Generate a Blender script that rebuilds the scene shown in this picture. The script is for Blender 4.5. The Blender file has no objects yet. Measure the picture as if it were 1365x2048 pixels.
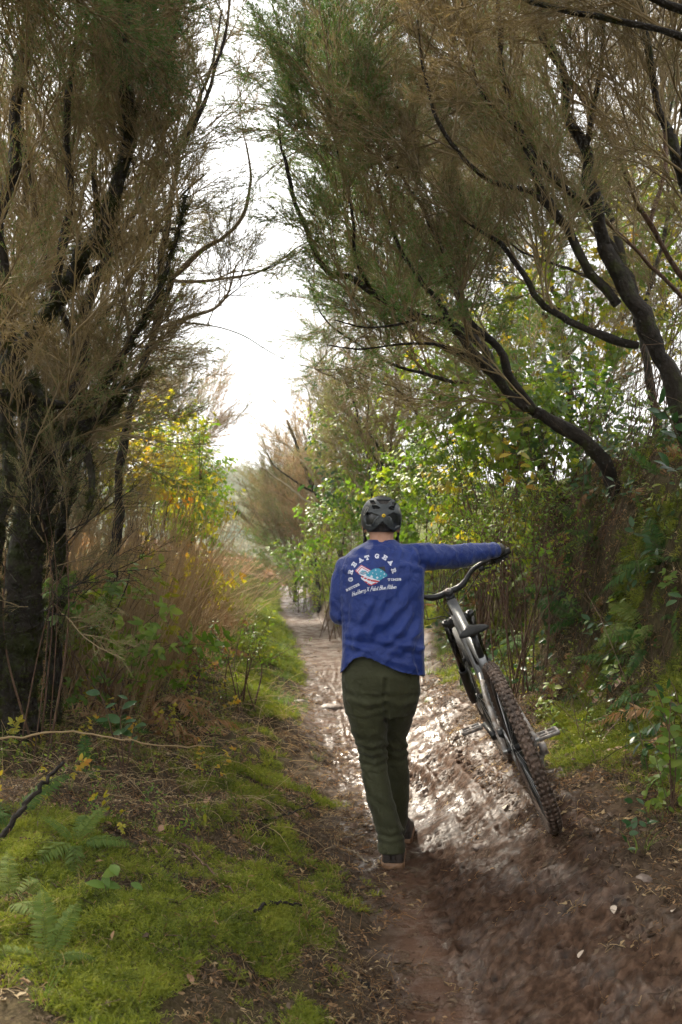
import bpy, bmesh, math, random
import numpy as np
from mathutils import Vector, Matrix, Euler, Quaternion
from mathutils.bvhtree import BVHTree

SC = bpy.context.scene
COL = SC.collection
RNG = np.random.default_rng(11)
random.seed(5)
R = math.radians

# ------------------------------------------------------------------ camera
FPX = 1991.0                      # focal length in pixels of the 1365 x 2048 photograph
CAM_H = 1.53
PITCH = math.atan(46.0 / FPX)
cam_d = bpy.data.cameras.new('camera')
cam = bpy.data.objects.new('camera', cam_d); COL.objects.link(cam)
cam.location = (0, 0, CAM_H)
cam.rotation_euler = (R(90) + PITCH, 0, 0)
cam_d.sensor_fit = 'VERTICAL'; cam_d.sensor_height = 36.0; cam_d.sensor_width = 24.0
cam_d.lens = 35.0
cam_d.clip_start = 0.05; cam_d.clip_end = 3000
cam_d.dof.use_dof = True; cam_d.dof.focus_distance = 4.65; cam_d.dof.aperture_fstop = 4.5
SC.camera = cam

# ------------------------------------------------------------------ sky, sun, exposure
SUN_AZ = R(-28)      # from straight ahead (+Y), to the left
SUN_EL = R(44)
world = bpy.data.worlds.new('World'); SC.world = world; world.use_nodes = True
wn = world.node_tree; wn.nodes.clear()
sky = wn.nodes.new('ShaderNodeTexSky'); sky.sky_type = 'NISHITA'; sky.sun_disc = False
sky.sun_elevation = SUN_EL; sky.sun_rotation = SUN_AZ
sky.air_density = 1.0; sky.dust_density = 6.0; sky.ozone_density = 1.0
hs = wn.nodes.new('ShaderNodeHueSaturation'); hs.inputs['Saturation'].default_value = 0.12
mixw = wn.nodes.new('ShaderNodeMix'); mixw.data_type = 'RGBA'; mixw.inputs['Factor'].default_value = 0.88
mixw.inputs['B'].default_value = (6.6, 6.62, 6.65, 1)       # an even cloud layer over the sky
bg = wn.nodes.new('ShaderNodeBackground'); bg.inputs['Strength'].default_value = 0.092
wo = wn.nodes.new('ShaderNodeOutputWorld')
wn.links.new(sky.outputs[0], hs.inputs['Color'])
wn.links.new(hs.outputs[0], mixw.inputs['A'])
wn.links.new(mixw.outputs['Result'], bg.inputs['Color'])
wn.links.new(bg.outputs[0], wo.inputs[0])

sun_d = bpy.data.lights.new('sun', 'SUN'); sun_d.energy = 4.6; sun_d.angle = R(9); sun_d.color = (1.0, 0.90, 0.74)
sun = bpy.data.objects.new('sun', sun_d); COL.objects.link(sun)
_sd = Vector((math.sin(SUN_AZ) * math.cos(SUN_EL), math.cos(SUN_AZ) * math.cos(SUN_EL), math.sin(SUN_EL)))
sun.rotation_euler = _sd.to_track_quat('Z', 'Y').to_euler()
sun.location = (-6, 9, 12)

SC.view_settings.view_transform = 'Standard'; SC.view_settings.look = 'None'
SC.view_settings.gamma = 1.0; SC.view_settings.use_curve_mapping = False
SC.view_settings.exposure = 1.85
SC.render.engine = 'CYCLES'
cy = SC.cycles
cy.max_bounces = 4; cy.diffuse_bounces = 2; cy.glossy_bounces = 1; cy.transmission_bounces = 3
cy.transparent_max_bounces = 4; cy.volume_bounces = 0
cy.caustics_reflective = False; cy.caustics_refractive = False
cy.use_denoising = True
cy.use_adaptive_sampling = True; cy.adaptive_threshold = 0.022; cy.adaptive_min_samples = 24
cy.debug_use_spatial_splits = True; cy.use_light_tree = False
cy.sample_clamp_indirect = 4.0

# ------------------------------------------------------------------ pixel <-> world
_cp, _sp = math.cos(PITCH), math.sin(PITCH)
def P(px, py, d):
    """the point at depth d (metres along +Y) seen at pixel (px, py) of the photograph"""
    a = (px - 682.5) / FPX; b = (1024.0 - py) / FPX
    dy = _cp - b * _sp; dz = _sp + b * _cp
    t = d / dy
    return np.array((a * t, d, CAM_H + dz * t))
def proj(v):
    v = np.asarray(v, float)
    y = v[..., 1]; z = v[..., 2] - CAM_H
    f = y * _cp + z * _sp; u = -y * _sp + z * _cp
    f = np.maximum(f, 1e-3)
    return 682.5 + FPX * v[..., 0] / f, 1024.0 - FPX * u / f

# ------------------------------------------------------------------ noise
_TAB = np.random.default_rng(3).random((256, 256))
def vnoise(x, y, s=0):
    x = np.asarray(x, float) + s * 17.31; y = np.asarray(y, float) + s * 9.73
    xi = np.floor(x).astype(int); yi = np.floor(y).astype(int)
    fx = x - xi; fy = y - yi
    fx = fx * fx * (3 - 2 * fx); fy = fy * fy * (3 - 2 * fy)
    a = _TAB[xi & 255, yi & 255]; b = _TAB[(xi + 1) & 255, yi & 255]
    c = _TAB[xi & 255, (yi + 1) & 255]; d = _TAB[(xi + 1) & 255, (yi + 1) & 255]
    return (a * (1 - fx) + b * fx) * (1 - fy) + (c * (1 - fx) + d * fx) * fy - 0.5
def fbm(x, y, s=0, o=4):
    r = 0; a = 1.0; f = 1.0
    for k in range(o):
        r = r + a * vnoise(np.asarray(x) * f, np.asarray(y) * f, s + k * 3); a *= 0.5; f *= 2.03
    return r
def sstep(a, b, x):
    t = np.clip((np.asarray(x, float) - a) / (b - a), 0, 1); return t * t * (3 - 2 * t)

# ------------------------------------------------------------------ materials
def new_mat(name):
    m = bpy.data.materials.new(name); m.use_nodes = True
    nt = m.node_tree; nt.nodes.clear()
    out = nt.nodes.new('ShaderNodeOutputMaterial')
    return m, nt, out
def N(nt, t, **kw):
    n = nt.nodes.new(t)
    for k, v in kw.items():
        if k in n.inputs: n.inputs[k].default_value = v
        else: setattr(n, k, v)
    return n
def lk(nt, a, b): nt.links.new(a, b)
def rgba(c): return (c[0], c[1], c[2], 1.0)

def ramp(nt, fac, stops):
    r = nt.nodes.new('ShaderNodeValToRGB'); e = r.color_ramp.elements
    while len(e) < len(stops): e.new(0.5)
    for i, (p, c) in enumerate(stops):
        e[i].position = p; e[i].color = rgba(c)
    lk(nt, fac, r.inputs[0]); return r.outputs[0]

def pmat(name, c1, c2=None, rough=0.6, scale=8.0, bump=0.0, bscale=60.0, metal=0.0, spec=0.5, coord='Object', detail=5.0, rough2=None, sheen=0.0):
    """noise-mottled principled material"""
    m, nt, out = new_mat(name)
    b = N(nt, 'ShaderNodeBsdfPrincipled'); b.inputs['Roughness'].default_value = rough
    b.inputs['Metallic'].default_value = metal; b.inputs['Specular IOR Level'].default_value = spec
    if sheen: b.inputs['Sheen Weight'].default_value = sheen
    tc = N(nt, 'ShaderNodeTexCoord')
    nz = N(nt, 'ShaderNodeTexNoise', Scale=scale, Detail=detail, Roughness=0.62)
    lk(nt, tc.outputs[coord], nz.inputs['Vector'])
    c2 = c2 or c1
    col = ramp(nt, nz.outputs['Fac'], [(0.36, c1), (0.64, c2)])
    lk(nt, col, b.inputs['Base Color'])
    if rough2 is not None:
        mr = N(nt, 'ShaderNodeMapRange'); mr.inputs['From Min'].default_value = 0.35; mr.inputs['From Max'].default_value = 0.65
        mr.inputs['To Min'].default_value = rough; mr.inputs['To Max'].default_value = rough2
        lk(nt, nz.outputs['Fac'], mr.inputs['Value']); lk(nt, mr.outputs[0], b.inputs['Roughness'])
    if bump:
        n2 = N(nt, 'ShaderNodeTexNoise', Scale=bscale, Detail=4.0)
        lk(nt, tc.outputs[coord], n2.inputs['Vector'])
        bp = N(nt, 'ShaderNodeBump', Strength=bump, Distance=0.01)
        lk(nt, n2.outputs['Fac'], bp.inputs['Height']); lk(nt, bp.outputs[0], b.inputs['Normal'])
    lk(nt, b.outputs[0], out.inputs[0])
    return m

def leafmat(name, stops, rough=0.5, trans=0.45, tint=(1.0, 1.15, 0.5), spec=0.35, pscale=1.3):
    """leaf or needle: colour varies from piece to piece and over the place; light comes through"""
    m, nt, out = new_mat(name)
    oi = N(nt, 'ShaderNodeObjectInfo')
    ge = N(nt, 'ShaderNodeNewGeometry')
    nz = N(nt, 'ShaderNodeTexNoise', Scale=pscale, Detail=2.0)
    lk(nt, ge.outputs['Position'], nz.inputs['Vector'])
    a1 = N(nt, 'ShaderNodeMath', operation='MULTIPLY_ADD'); a1.inputs[1].default_value = 0.42
    lk(nt, oi.outputs['Random'], a1.inputs[0])
    a2 = N(nt, 'ShaderNodeMath', operation='MULTIPLY_ADD'); a2.inputs[1].default_value = 0.30; 
    lk(nt, ge.outputs['Random Per Island'], a2.inputs[0])
    a0 = N(nt, 'ShaderNodeMath', operation='MULTIPLY_ADD'); a0.inputs[1].default_value = 0.9; a0.inputs[2].default_value = -0.30
    lk(nt, nz.outputs['Fac'], a0.inputs[0])
    lk(nt, a0.outputs[0], a2.inputs[2]); lk(nt, a2.outputs[0], a1.inputs[2])
    col = ramp(nt, a1.outputs[0], stops)
    b = N(nt, 'ShaderNodeBsdfPrincipled'); b.inputs['Roughness'].default_value = rough
    b.inputs['Specular IOR Level'].default_value = spec
    lk(nt, col, b.inputs['Base Color'])
    if trans > 0:
        tr = N(nt, 'ShaderNodeBsdfTranslucent')
        mx = N(nt, 'ShaderNodeMix', data_type='RGBA', blend_type='MULTIPLY'); mx.inputs['Factor'].default_value = 1.0
        mx.inputs['B'].default_value = rgba(tint)
        lk(nt, col, mx.inputs['A'])
        lk(nt, mx.outputs['Result'], tr.inputs['Color'])
        ms = N(nt, 'ShaderNodeMixShader'); ms.inputs[0].default_value = trans
        lk(nt, b.outputs[0], ms.inputs[1]); lk(nt, tr.outputs[0], ms.inputs[2])
        lk(nt, ms.outputs[0], out.inputs[0])
    else:
        lk(nt, b.outputs[0], out.inputs[0])
    return m

# ------------------------------------------------------------------ objects
def tag(o, label=None, cat=None, group=None, kind=None):
    if label: o['label'] = label
    if cat: o['category'] = cat
    if group: o['group'] = group
    if kind: o['kind'] = kind
    return o
def link(o, parent=None):
    COL.objects.link(o)
    if parent is not None: o.parent = parent
    return o
def empty(name, loc, label=None, cat=None, group=None, kind=None):
    o = bpy.data.objects.new(name, None); COL.objects.link(o)
    o.location = tuple(float(v) for v in loc); o.empty_display_size = 0.1
    return tag(o, label, cat, group, kind)
def mesh_np(name, verts, tris=None, quads=None, mats=(), tri_mat=None, quad_mat=None, smooth=True):
    verts = np.asarray(verts, np.float32).reshape(-1, 3)
    tris = np.zeros((0, 3), np.int32) if tris is None or len(tris) == 0 else np.asarray(tris, np.int32).reshape(-1, 3)
    quads = np.zeros((0, 4), np.int32) if quads is None or len(quads) == 0 else np.asarray(quads, np.int32).reshape(-1, 4)
    me = bpy.data.meshes.new(name)
    nt_, nq = len(tris), len(quads)
    me.vertices.add(len(verts)); me.vertices.foreach_set('co', verts.ravel())
    me.loops.add(nt_ * 3 + nq * 4); me.polygons.add(nt_ + nq)
    me.loops.foreach_set('vertex_index', np.concatenate([tris.ravel(), quads.ravel()]).astype(np.int32))
    ls = np.concatenate([np.arange(nt_) * 3, nt_ * 3 + np.arange(nq) * 4]).astype(np.int32)
    me.polygons.foreach_set('loop_start', ls)
    for m in mats: me.materials.append(m)
    if tri_mat is not None or quad_mat is not None:
        tm = np.zeros(nt_, np.int32) if tri_mat is None else np.asarray(tri_mat, np.int32)
        qm = np.zeros(nq, np.int32) if quad_mat is None else np.asarray(quad_mat, np.int32)
        me.polygons.foreach_set('material_index', np.concatenate([tm, qm]).astype(np.int32))
    me.update(calc_edges=True)
    if smooth: me.polygons.foreach_set('use_smooth', np.ones(nt_ + nq, bool))
    return me
def child_world(o, parent):
    """parent o (built in world coordinates) to an Empty that was only moved"""
    COL.objects.link(o); o.parent = parent
    o.matrix_parent_inverse = Matrix.Translation(-Vector(parent.location))
    return o

class MB:
    """collects pieces of one mesh"""
    def __init__(s): s.v = []; s.t = []; s.q = []; s.tm = []; s.qm = []; s.n = 0
    def add(s, v, t=None, q=None, mat=0):
        v = np.asarray(v, float).reshape(-1, 3)
        if t is not None and len(t):
            t = np.asarray(t, int).reshape(-1, 3); s.t.append(t + s.n); s.tm.append(np.full(len(t), mat))
        if q is not None and len(q):
            q = np.asarray(q, int).reshape(-1, 4); s.q.append(q + s.n); s.qm.append(np.full(len(q), mat))
        s.v.append(v); s.n += len(v); return s
    def mesh(s, name, mats, smooth=True):
        c = lambda L, k: np.concatenate(L) if L else np.zeros((0, k))
        return mesh_np(name, c(s.v, 3), c(s.t, 3), c(s.q, 4), mats,
                       np.concatenate(s.tm) if s.tm else None, np.concatenate(s.qm) if s.qm else None, smooth)
    def build(s, name, mats, parent=None, smooth=True, world=False):
        if not isinstance(mats, (list, tuple)): mats = [mats]
        o = bpy.data.objects.new(name, s.mesh(name, mats, smooth))
        if world and parent is not None: return child_world(o, parent)
        return link(o, parent)
    # ---- shapes
    def tube(s, pts, rad, sides=6, mat=0, cap=True, flat=None):
        pts = np.asarray(pts, float); n = len(pts)
        rad = np.full(n, rad, float) if np.isscalar(rad) else np.asarray(rad, float)
        tan = np.gradient(pts, axis=0); tan /= np.linalg.norm(tan, axis=1)[:, None] + 1e-9
        ref = np.array((0, 0, 1.0)) if abs(tan[0][2]) < 0.9 else np.array((1.0, 0, 0))
        a = np.cross(tan[0], ref); a /= np.linalg.norm(a)
        A = np.zeros_like(pts); B = np.zeros_like(pts)
        for i in range(n):
            a = a - tan[i] * a.dot(tan[i]); a /= np.linalg.norm(a) + 1e-9
            A[i] = a; B[i] = np.cross(tan[i], a)
        th = np.arange(sides) * 2 * np.pi / sides
        c, sn = np.cos(th), np.sin(th)
        fl = 1.0 if flat is None else flat
        v = pts[:, None, :] + rad[:, None, None] * (c[None, :, None] * A[:, None, :] + fl * sn[None, :, None] * B[:, None, :])
        v = v.reshape(-1, 3)
        i = np.arange(n - 1)[:, None] * sides; j = np.arange(sides)[None, :]; j2 = (j + 1) % sides
        q = np.stack([i + j, i + j2, i + sides + j2, i + sides + j], -1).reshape(-1, 4)
        t = None
        if cap:
            v = np.vstack([v, pts[0], pts[-1]])
            b0 = n * sides
            t = [(b0, (k + 1) % sides, k) for k in range(sides)] + [(b0 + 1, (n - 1) * sides + k, (n - 1) * sides + (k + 1) % sides) for k in range(sides)]
        return s.add(v, t, q, mat)
    def box(s, c, half, M=None, mat=0):
        v = np.array([(x, y, z) for x in (-1, 1) for y in (-1, 1) for z in (-1, 1)], float) * np.asarray(half)
        if M is not None: v = v @ np.asarray(M).T
        v = v + np.asarray(c)
        q = [(0, 1, 3, 2), (4, 6, 7, 5), (0, 4, 5, 1), (2, 3, 7, 6), (0, 2, 6, 4), (1, 5, 7, 3)]
        return s.add(v, None, q, mat)
    def ball(s, c, r, nu=12, nv=8, M=None, mat=0):
        r = np.asarray(r if hasattr(r, '__len__') else (r, r, r), float)
        th = np.linspace(0, np.pi, nv + 1)[1:-1]; ph = np.arange(nu) * 2 * np.pi / nu
        v = np.array([(math.sin(t) * math.cos(p), math.sin(t) * math.sin(p), math.cos(t)) for t in th for p in ph] + [(0, 0, 1), (0, 0, -1)]) * r
        if M is not None: v = v @ np.asarray(M).T
        v = v + np.asarray(c); m = nv - 1
        q = [(i * nu + j, (i + 1) * nu + j, (i + 1) * nu + (j + 1) % nu, i * nu + (j + 1) % nu) for i in range(m - 1) for j in range(nu)]
        a = m * nu
        t = [(a, j, (j + 1) % nu) for j in range(nu)] + [(a + 1, (m - 1) * nu + (j + 1) % nu, (m - 1) * nu + j) for j in range(nu)]
        return s.add(v, t, q, mat)
    def capsule(s, a, b, ra, rb, sides=12, mat=0):
        a = np.asarray(a, float); b = np.asarray(b, float); d = b - a; L = np.linalg.norm(d) + 1e-9; d = d / L
        ks = np.linspace(-np.pi / 2, 0, 4)[:-1]
        pts = [a + d * ra * math.sin(k) for k in ks] + [a, b] + [b + d * rb * math.sin(-k) for k in ks[::-1]]
        rr = [max(ra * math.cos(k), 1e-4) for k in ks] + [ra, rb] + [max(rb * math.cos(k), 1e-4) for k in ks[::-1]]
        return s.tube(pts, rr, sides, mat)
    def rings(s, rings_, mat=0, cap=True):
        """loft through rings of equal vertex count"""
        n = len(rings_); k = len(rings_[0])
        v = np.concatenate(rings_)
        i = np.arange(n - 1)[:, None] * k; j = np.arange(k)[None, :]; j2 = (j + 1) % k
        q = np.stack([i + j, i + j2, i + k + j2, i + k + j], -1).reshape(-1, 4)
        t = None
        if cap:
            v = np.vstack([v, np.mean(rings_[0], 0), np.mean(rings_[-1], 0)])
            b0 = n * k
            t = [(b0, (m + 1) % k, m) for m in range(k)] + [(b0 + 1, (n - 1) * k + m, (n - 1) * k + (m + 1) % k) for m in range(k)]
        return s.add(v, t, q, mat)

def spline(pts, n):
    """Catmull-Rom through the control points, n samples"""
    p = np.asarray(pts, float)
    if len(p) == 2: return p[0] + (p[1] - p[0]) * np.linspace(0, 1, n)[:, None]
    q = np.vstack([2 * p[0] - p[1], p, 2 * p[-1] - p[-2]])
    d = np.r_[0, np.cumsum(np.linalg.norm(np.diff(p[:, :3], axis=0), axis=1))]; d /= d[-1]
    out = []
    for t in np.linspace(0, 1, n):
        i = min(np.searchsorted(d, t, 'right') - 1, len(p) - 2); u = (t - d[i]) / (d[i + 1] - d[i] + 1e-9)
        p0, p1, p2, p3 = q[i], q[i + 1], q[i + 2], q[i + 3]
        out.append(0.5 * ((2 * p1) + (-p0 + p2) * u + (2 * p0 - 5 * p1 + 4 * p2 - p3) * u * u + (-p0 + 3 * p1 - 3 * p2 + p3) * u ** 3))
    return np.array(out)

def remesh(me, voxel, smooth_it=2):
    o = bpy.data.objects.new('tmp', me); COL.objects.link(o)
    m = o.modifiers.new('r', 'REMESH'); m.mode = 'VOXEL'; m.voxel_size = voxel
    if smooth_it:
        k = o.modifiers.new('s', 'SMOOTH'); k.factor = 0.5; k.iterations = smooth_it
    dg = bpy.context.evaluated_depsgraph_get(); dg.update()
    ev = o.evaluated_get(dg)
    out = bpy.data.meshes.new_from_object(ev)
    bpy.data.objects.remove(o); bpy.data.meshes.remove(me)
    out.polygons.foreach_set('use_smooth', np.ones(len(out.polygons), bool))
    return out
def get_co(me):
    a = np.zeros(len(me.vertices) * 3, np.float32); me.vertices.foreach_get('co', a); return a.reshape(-1, 3).astype(float)
def get_no(me):
    a = np.zeros(len(me.vertices) * 3, np.float32); me.vertex_normals.foreach_get('vector', a); return a.reshape(-1, 3).astype(float)
def set_co(me, v):
    me.vertices.foreach_set('co', np.asarray(v, np.float32).ravel()); me.update()

# ---- scatter: one object whose points carry copies of small template meshes
_groups = {}
def template(name, mesh):
    return bpy.data.objects.new(name, mesh)       # never linked to the scene: only its mesh is used
def scatter_group(temps):
    key = tuple(t.name for t in temps)
    if key in _groups: return _groups[key]
    ng = bpy.data.node_groups.new('scatter_' + temps[0].name, 'GeometryNodeTree')
    ng.interface.new_socket('Geometry', in_out='INPUT', socket_type='NodeSocketGeometry')
    ng.interface.new_socket('Geometry', in_out='OUTPUT', socket_type='NodeSocketGeometry')
    gi = ng.nodes.new('NodeGroupInput'); go = ng.nodes.new('NodeGroupOutput')
    iop = ng.nodes.new('GeometryNodeInstanceOnPoints')
    jn = ng.nodes.new('GeometryNodeJoinGeometry')
    for t in temps:
        oi = ng.nodes.new('GeometryNodeObjectInfo'); oi.inputs['Object'].default_value = t; oi.inputs['As Instance'].default_value = False
        g2 = ng.nodes.new('GeometryNodeGeometryToInstance')
        ng.links.new(oi.outputs['Geometry'], g2.inputs[0]); ng.links.new(g2.outputs[0], jn.inputs[0])
    def attr(nm, ty):
        a = ng.nodes.new('GeometryNodeInputNamedAttribute'); a.data_type = ty; a.inputs['Name'].default_value = nm
        return a.outputs['Attribute']
    er = ng.nodes.new('FunctionNodeEulerToRotation')
    ng.links.new(attr('rot', 'FLOAT_VECTOR'), er.inputs[0])
    ng.links.new(gi.outputs[0], iop.inputs['Points']); ng.links.new(jn.outputs[0], iop.inputs['Instance'])
    iop.inputs['Pick Instance'].default_value = True
    ng.links.new(attr('pick', 'INT'), iop.inputs['Instance Index'])
    ng.links.new(er.outputs[0], iop.inputs['Rotation'])
    ng.links.new(attr('scl', 'FLOAT_VECTOR'), iop.inputs['Scale'])
    ng.links.new(iop.outputs[0], go.inputs[0])
    _groups[key] = ng; return ng
def scatter(name, pts, dirs, scl, temps, parent=None, spin=None, pick=None, rng=RNG):
    """copies of temps standing at pts with their +Z along dirs"""
    pts = np.asarray(pts, float).reshape(-1, 3); n = len(pts)
    dirs = np.broadcast_to(np.asarray(dirs, float), (n, 3)); dirs = dirs / (np.linalg.norm(dirs, axis=1)[:, None] + 1e-9)
    # rotation matrix with z = dir and a random spin, then to XYZ euler
    up = np.where(np.abs(dirs[:, 2:3]) > 0.95, np.array((1.0, 0, 0)), np.array((0, 0, 1.0)))
    x = np.cross(up, dirs); x /= np.linalg.norm(x, axis=1)[:, None]
    y = np.cross(dirs, x)
    sp = rng.uniform(0, 2 * np.pi, n) if spin is None else np.broadcast_to(spin, n)
    c, s_ = np.cos(sp)[:, None], np.sin(sp)[:, None]
    X = x * c + y * s_; Y = -x * s_ + y * c; Z = dirs
    ey = np.arcsin(np.clip(-X[:, 2], -1, 1)); ex = np.arctan2(Y[:, 2], Z[:, 2]); ez = np.arctan2(X[:, 1], X[:, 0])
    rot = np.stack([ex, ey, ez], 1)
    scl = np.asarray(scl, float)
    if scl.ndim == 0: scl = np.full(n, float(scl))
    if scl.ndim == 1: scl = np.repeat(scl[:, None], 3, 1)
    pk = rng.integers(0, len(temps), n) if pick is None else np.asarray(pick)
    me = bpy.data.meshes.new(name); me.vertices.add(n); me.vertices.foreach_set('co', pts.astype(np.float32).ravel())
    for nm, ty, f, dat in (('rot', 'FLOAT_VECTOR', 'vector', rot), ('scl', 'FLOAT_VECTOR', 'vector', scl), ('pick', 'INT', 'value', pk)):
        a = me.attributes.new(nm, ty, 'POINT')
        a.data.foreach_set(f, (dat.astype(np.float32) if ty != 'INT' else dat.astype(np.int32)).ravel())
    o = bpy.data.objects.new(name, me)
    md = o.modifiers.new('scatter', 'NODES'); md.node_group = scatter_group(temps)
    if parent is not None: child_world(o, parent)
    else: COL.objects.link(o)
    return o

# ================================================================== TERRAIN
def softplus(x, k=1.2): return np.log1p(np.exp(np.clip(k * x, -40, 40))) / k
def xc(y):
    """centre line of the trail"""
    y = np.asarray(y, float)
    return 0.46 - 0.085 * softplus(y - 5.0) + 0.05 * np.sin(y * 0.55)
TRACKS = [(-0.13, 0.004, 0.035), (0.02, 0.012, 0.044), (0.12, 0.014, 0.040), (0.22, 0.015, 0.044), (0.31, 0.011, 0.04), (0.41, 0.012, 0.044), (0.53, 0.010, 0.040)]
def track_u(k, y):
    return TRACKS[k][0] + 0.05 * np.sin(y * (0.9 + 0.13 * k) + k * 1.7) + 0.02 * np.sin(y * 2.3 + k)
PUD = (0.47, 5.3)
def H(x, y, fine=False):
    x = np.asarray(x, float); y = np.asarray(y, float)
    u = x - xc(y)
    far = np.exp(-np.clip(y - 30, 0, None) / 25.0)          # the hollow way fades out beyond the crest
    # left bank
    L = np.clip(-u - 0.38 + 0.15 * fbm(x * 1.3, y * 1.3, 5, 3), 0, None)
    zl = 0.34 * np.minimum(L, 1.3) + 0.10 * np.clip(L - 1.3, 0, 3.5) + 0.25 * sstep(2.0, 3.2, L)
    # right bank near the camera: a shelf, then a steep earth bank
    R_ = u + 0.06 * fbm(x * 1.7, y * 1.7, 8, 3)
    zr1 = 0.63 * np.clip(R_ + 0.06, 0, 0.58) + 0.30 * np.clip(R_ - 0.52, 0, 0.55) + 1.45 * sstep(1.02, 1.75, R_) + 0.42 * np.clip(R_ - 1.6, 0, 4)
    # further on: a cut grassy bank
    zr2 = 0.06 * np.clip(R_, 0, 0.3) + 0.50 * sstep(0.26, 0.52, R_) + 0.42 * np.clip(R_ - 0.45, 0, 5) 
    w = sstep(7.5, 11.0, y)
    zr = zr1 * (1 - w) + zr2 * w
    z = (zl + zr) * (0.25 + 0.75 * far)
    # length profile: level, a low crest, then down to a hollow and up the far hill
    z = z + 0.10 * sstep(17, 26, y) - 0.085 * np.clip(y - 28, 0, 50) + 0.0
    hill = 17 * sstep(78, 215, y) * (0.72 + 0.30 * np.exp(-((x + 26) / 42.0) ** 2) + 0.16 * fbm(x / 26.0, y / 26.0, 21, 4))
    z = z + hill
    off = sstep(0.28, 0.75, np.abs(u))
    z = z + 0.10 * fbm(x * 0.9, y * 0.9, 1, 3) * off + 0.045 * fbm(x * 3.3, y * 3.3, 2, 3) * (0.35 + 0.65 * off)
    z = z + 0.055 * np.clip(fbm(x * 5.2, y * 5.2, 12, 3) + .1, -.2, 1) * off * (1 - sstep(14, 20, y))
    PD = ((x - PUD[0]) / .16) ** 2 + ((y - PUD[1]) / .22) ** 2
    z = z - .030 * np.exp(-PD * 1.2)
    z0_ = z
    if fine:
        near = 1 - sstep(9, 13, y)
        z = z + 0.018 * fbm(x * 11, y * 11, 31, 4) * near
        onp = (1 - sstep(0.62, 0.95, u)) * sstep(-0.6, -0.25, u) * near
        # churned clods
        cl = fbm(x * 38, y * 34, 40, 3)
        z = z + onp * 0.026 * np.clip(cl, -0.25, 0.7) * (0.35 + 0.9 * np.clip(fbm(x * 2.2, y * 1.2, 45, 2) + 0.35, 0, 1))
        # tyre ruts with lug prints
        for k, (u0, dep, wd) in enumerate(TRACKS):
            s = u - track_u(k, y)
            fade = np.clip(1.9 * (fbm(y * 0.8 + k * 7, x * 0 + k * 3.1, 50 + k, 2) + 0.45), 0, 1)
            core = np.exp(-(s / wd) ** 4)
            rim = np.exp(-((np.abs(s) - wd * 1.35) / (wd * 0.35)) ** 2)
            row = np.floor((s / wd + 1) * 1.5)
            lug = np.clip(.5 + 1.1 * np.sin((y + 0.014 * row + 0.25 * np.abs(s)) * 2 * np.pi / 0.046), 0, 1)
            z = z + onp * fade * (-dep * 1.3 * core + 0.021 * core * lug + 0.010 * rim)
        # one smooth trodden, wet strip
        st = np.exp(-((u + 0.17 + 0.05 * np.sin(y * 2)) / 0.10) ** 4) * (1 - sstep(4.6, 5.4, y))
        base = 0.012 * fbm(x * 2, y * 2, 60, 2)
        zc = 0.34 * np.minimum(np.clip(-u - 0.38, 0, None), 1.3) + 0.63 * np.clip(u + 0.06, 0, .58)
        z = z * (1 - 0.75 * st) + (zc + base - 0.006) * 0.75 * st
        z = z0_ + (z - z0_) * (1 - .92 * np.exp(-PD * .7))
    return z
def G(px, py, ymin=1.5, ymax=40):
    """where the ray through a pixel meets the ground"""
    ys = np.concatenate([np.arange(ymin, 12, 0.01), np.arange(12, ymax, 0.05)])
    a = P(px, py, 1.0); d = a - np.array((0, 0, CAM_H))
    xs = d[0] * ys; zs = CAM_H + d[2] * ys
    h = H(xs, ys)
    i = int(np.argmax(zs < h)); 
    return np.array((xs[i], ys[i], h[i]))
def Hn(x, y, e=0.03):
    zx = (H(x + e, y) - H(x - e, y)) / (2 * e); zy = (H(x, y + e) - H(x, y - e)) / (2 * e)
    n = np.stack([-zx, -zy, np.ones_like(zx)], -1)
    return n / np.linalg.norm(n, axis=-1)[..., None]
def moss_mask(x, y):
    u = x - xc(y)
    n = fbm(x * 1.6, y * 1.6, 70, 4); n2 = fbm(x * 5, y * 5, 75, 3)
    left = sstep(0.40, 0.72, -u + 0.55 * n + 0.2 * n2) * (1 - .88 * sstep(.85, 1.2, -u + .3 * n) * sstep(3.7, 4.3, y))
    right = sstep(0.62, 0.90, u + 0.35 * n + 0.25 * n2)
    hole = sstep(-0.14, 0.10, n2 + 1.0 * fbm(x * 1.7, y * 1.7, 78, 3))          # bare litter between the cushions
    m = np.maximum(left * (1 - 0.9 * hole), right * (1 - 0.8 * hole))
    m = np.maximum(m, sstep(9.5, 12, y) * sstep(.32, .5, np.abs(u)) * .9)
    return np.clip(m, 0, 1)

def graded(lo, hi, dense_lo, dense_hi, step, grow, far_max):
    a = list(np.arange(dense_lo, dense_hi + step / 2, step))
    s = step; v = a[-1]
    while v < hi: s = min(s * grow, far_max); v += s; a.append(v)
    s = step; v = a[0]; pre = []
    while v > lo: s = min(s * grow, far_max); v -= s; pre.append(v)
    return np.array(pre[::-1] + a)
gx = graded(-320, 320, -0.35, 1.35, 0.0105, 1.055, 14.0)
gy = graded(-30, 420, 2.9, 7.2, 0.0115, 1.03, 9.0)
GX, GY = np.meshgrid(gx, gy)
GZ = H(GX, GY, fine=True)
nx, ny = len(gx), len(gy)
vi = np.arange(nx * ny).reshape(ny, nx)
quads = np.stack([vi[:-1, :-1], vi[:-1, 1:], vi[1:, 1:], vi[1:, :-1]], -1).reshape(-1, 4)
U_ = GX - xc(GY)
moss_a = moss_mask(GX, GY)
trail_a = sstep(-0.62, -0.28, U_ + 0.25 * fbm(GX * 3, GY * 3, 80, 3)) * (1 - sstep(0.50 , 0.85, U_ + 0.3 * fbm(GX * 2.5, GY * 2.5, 83, 3))) 
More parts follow.
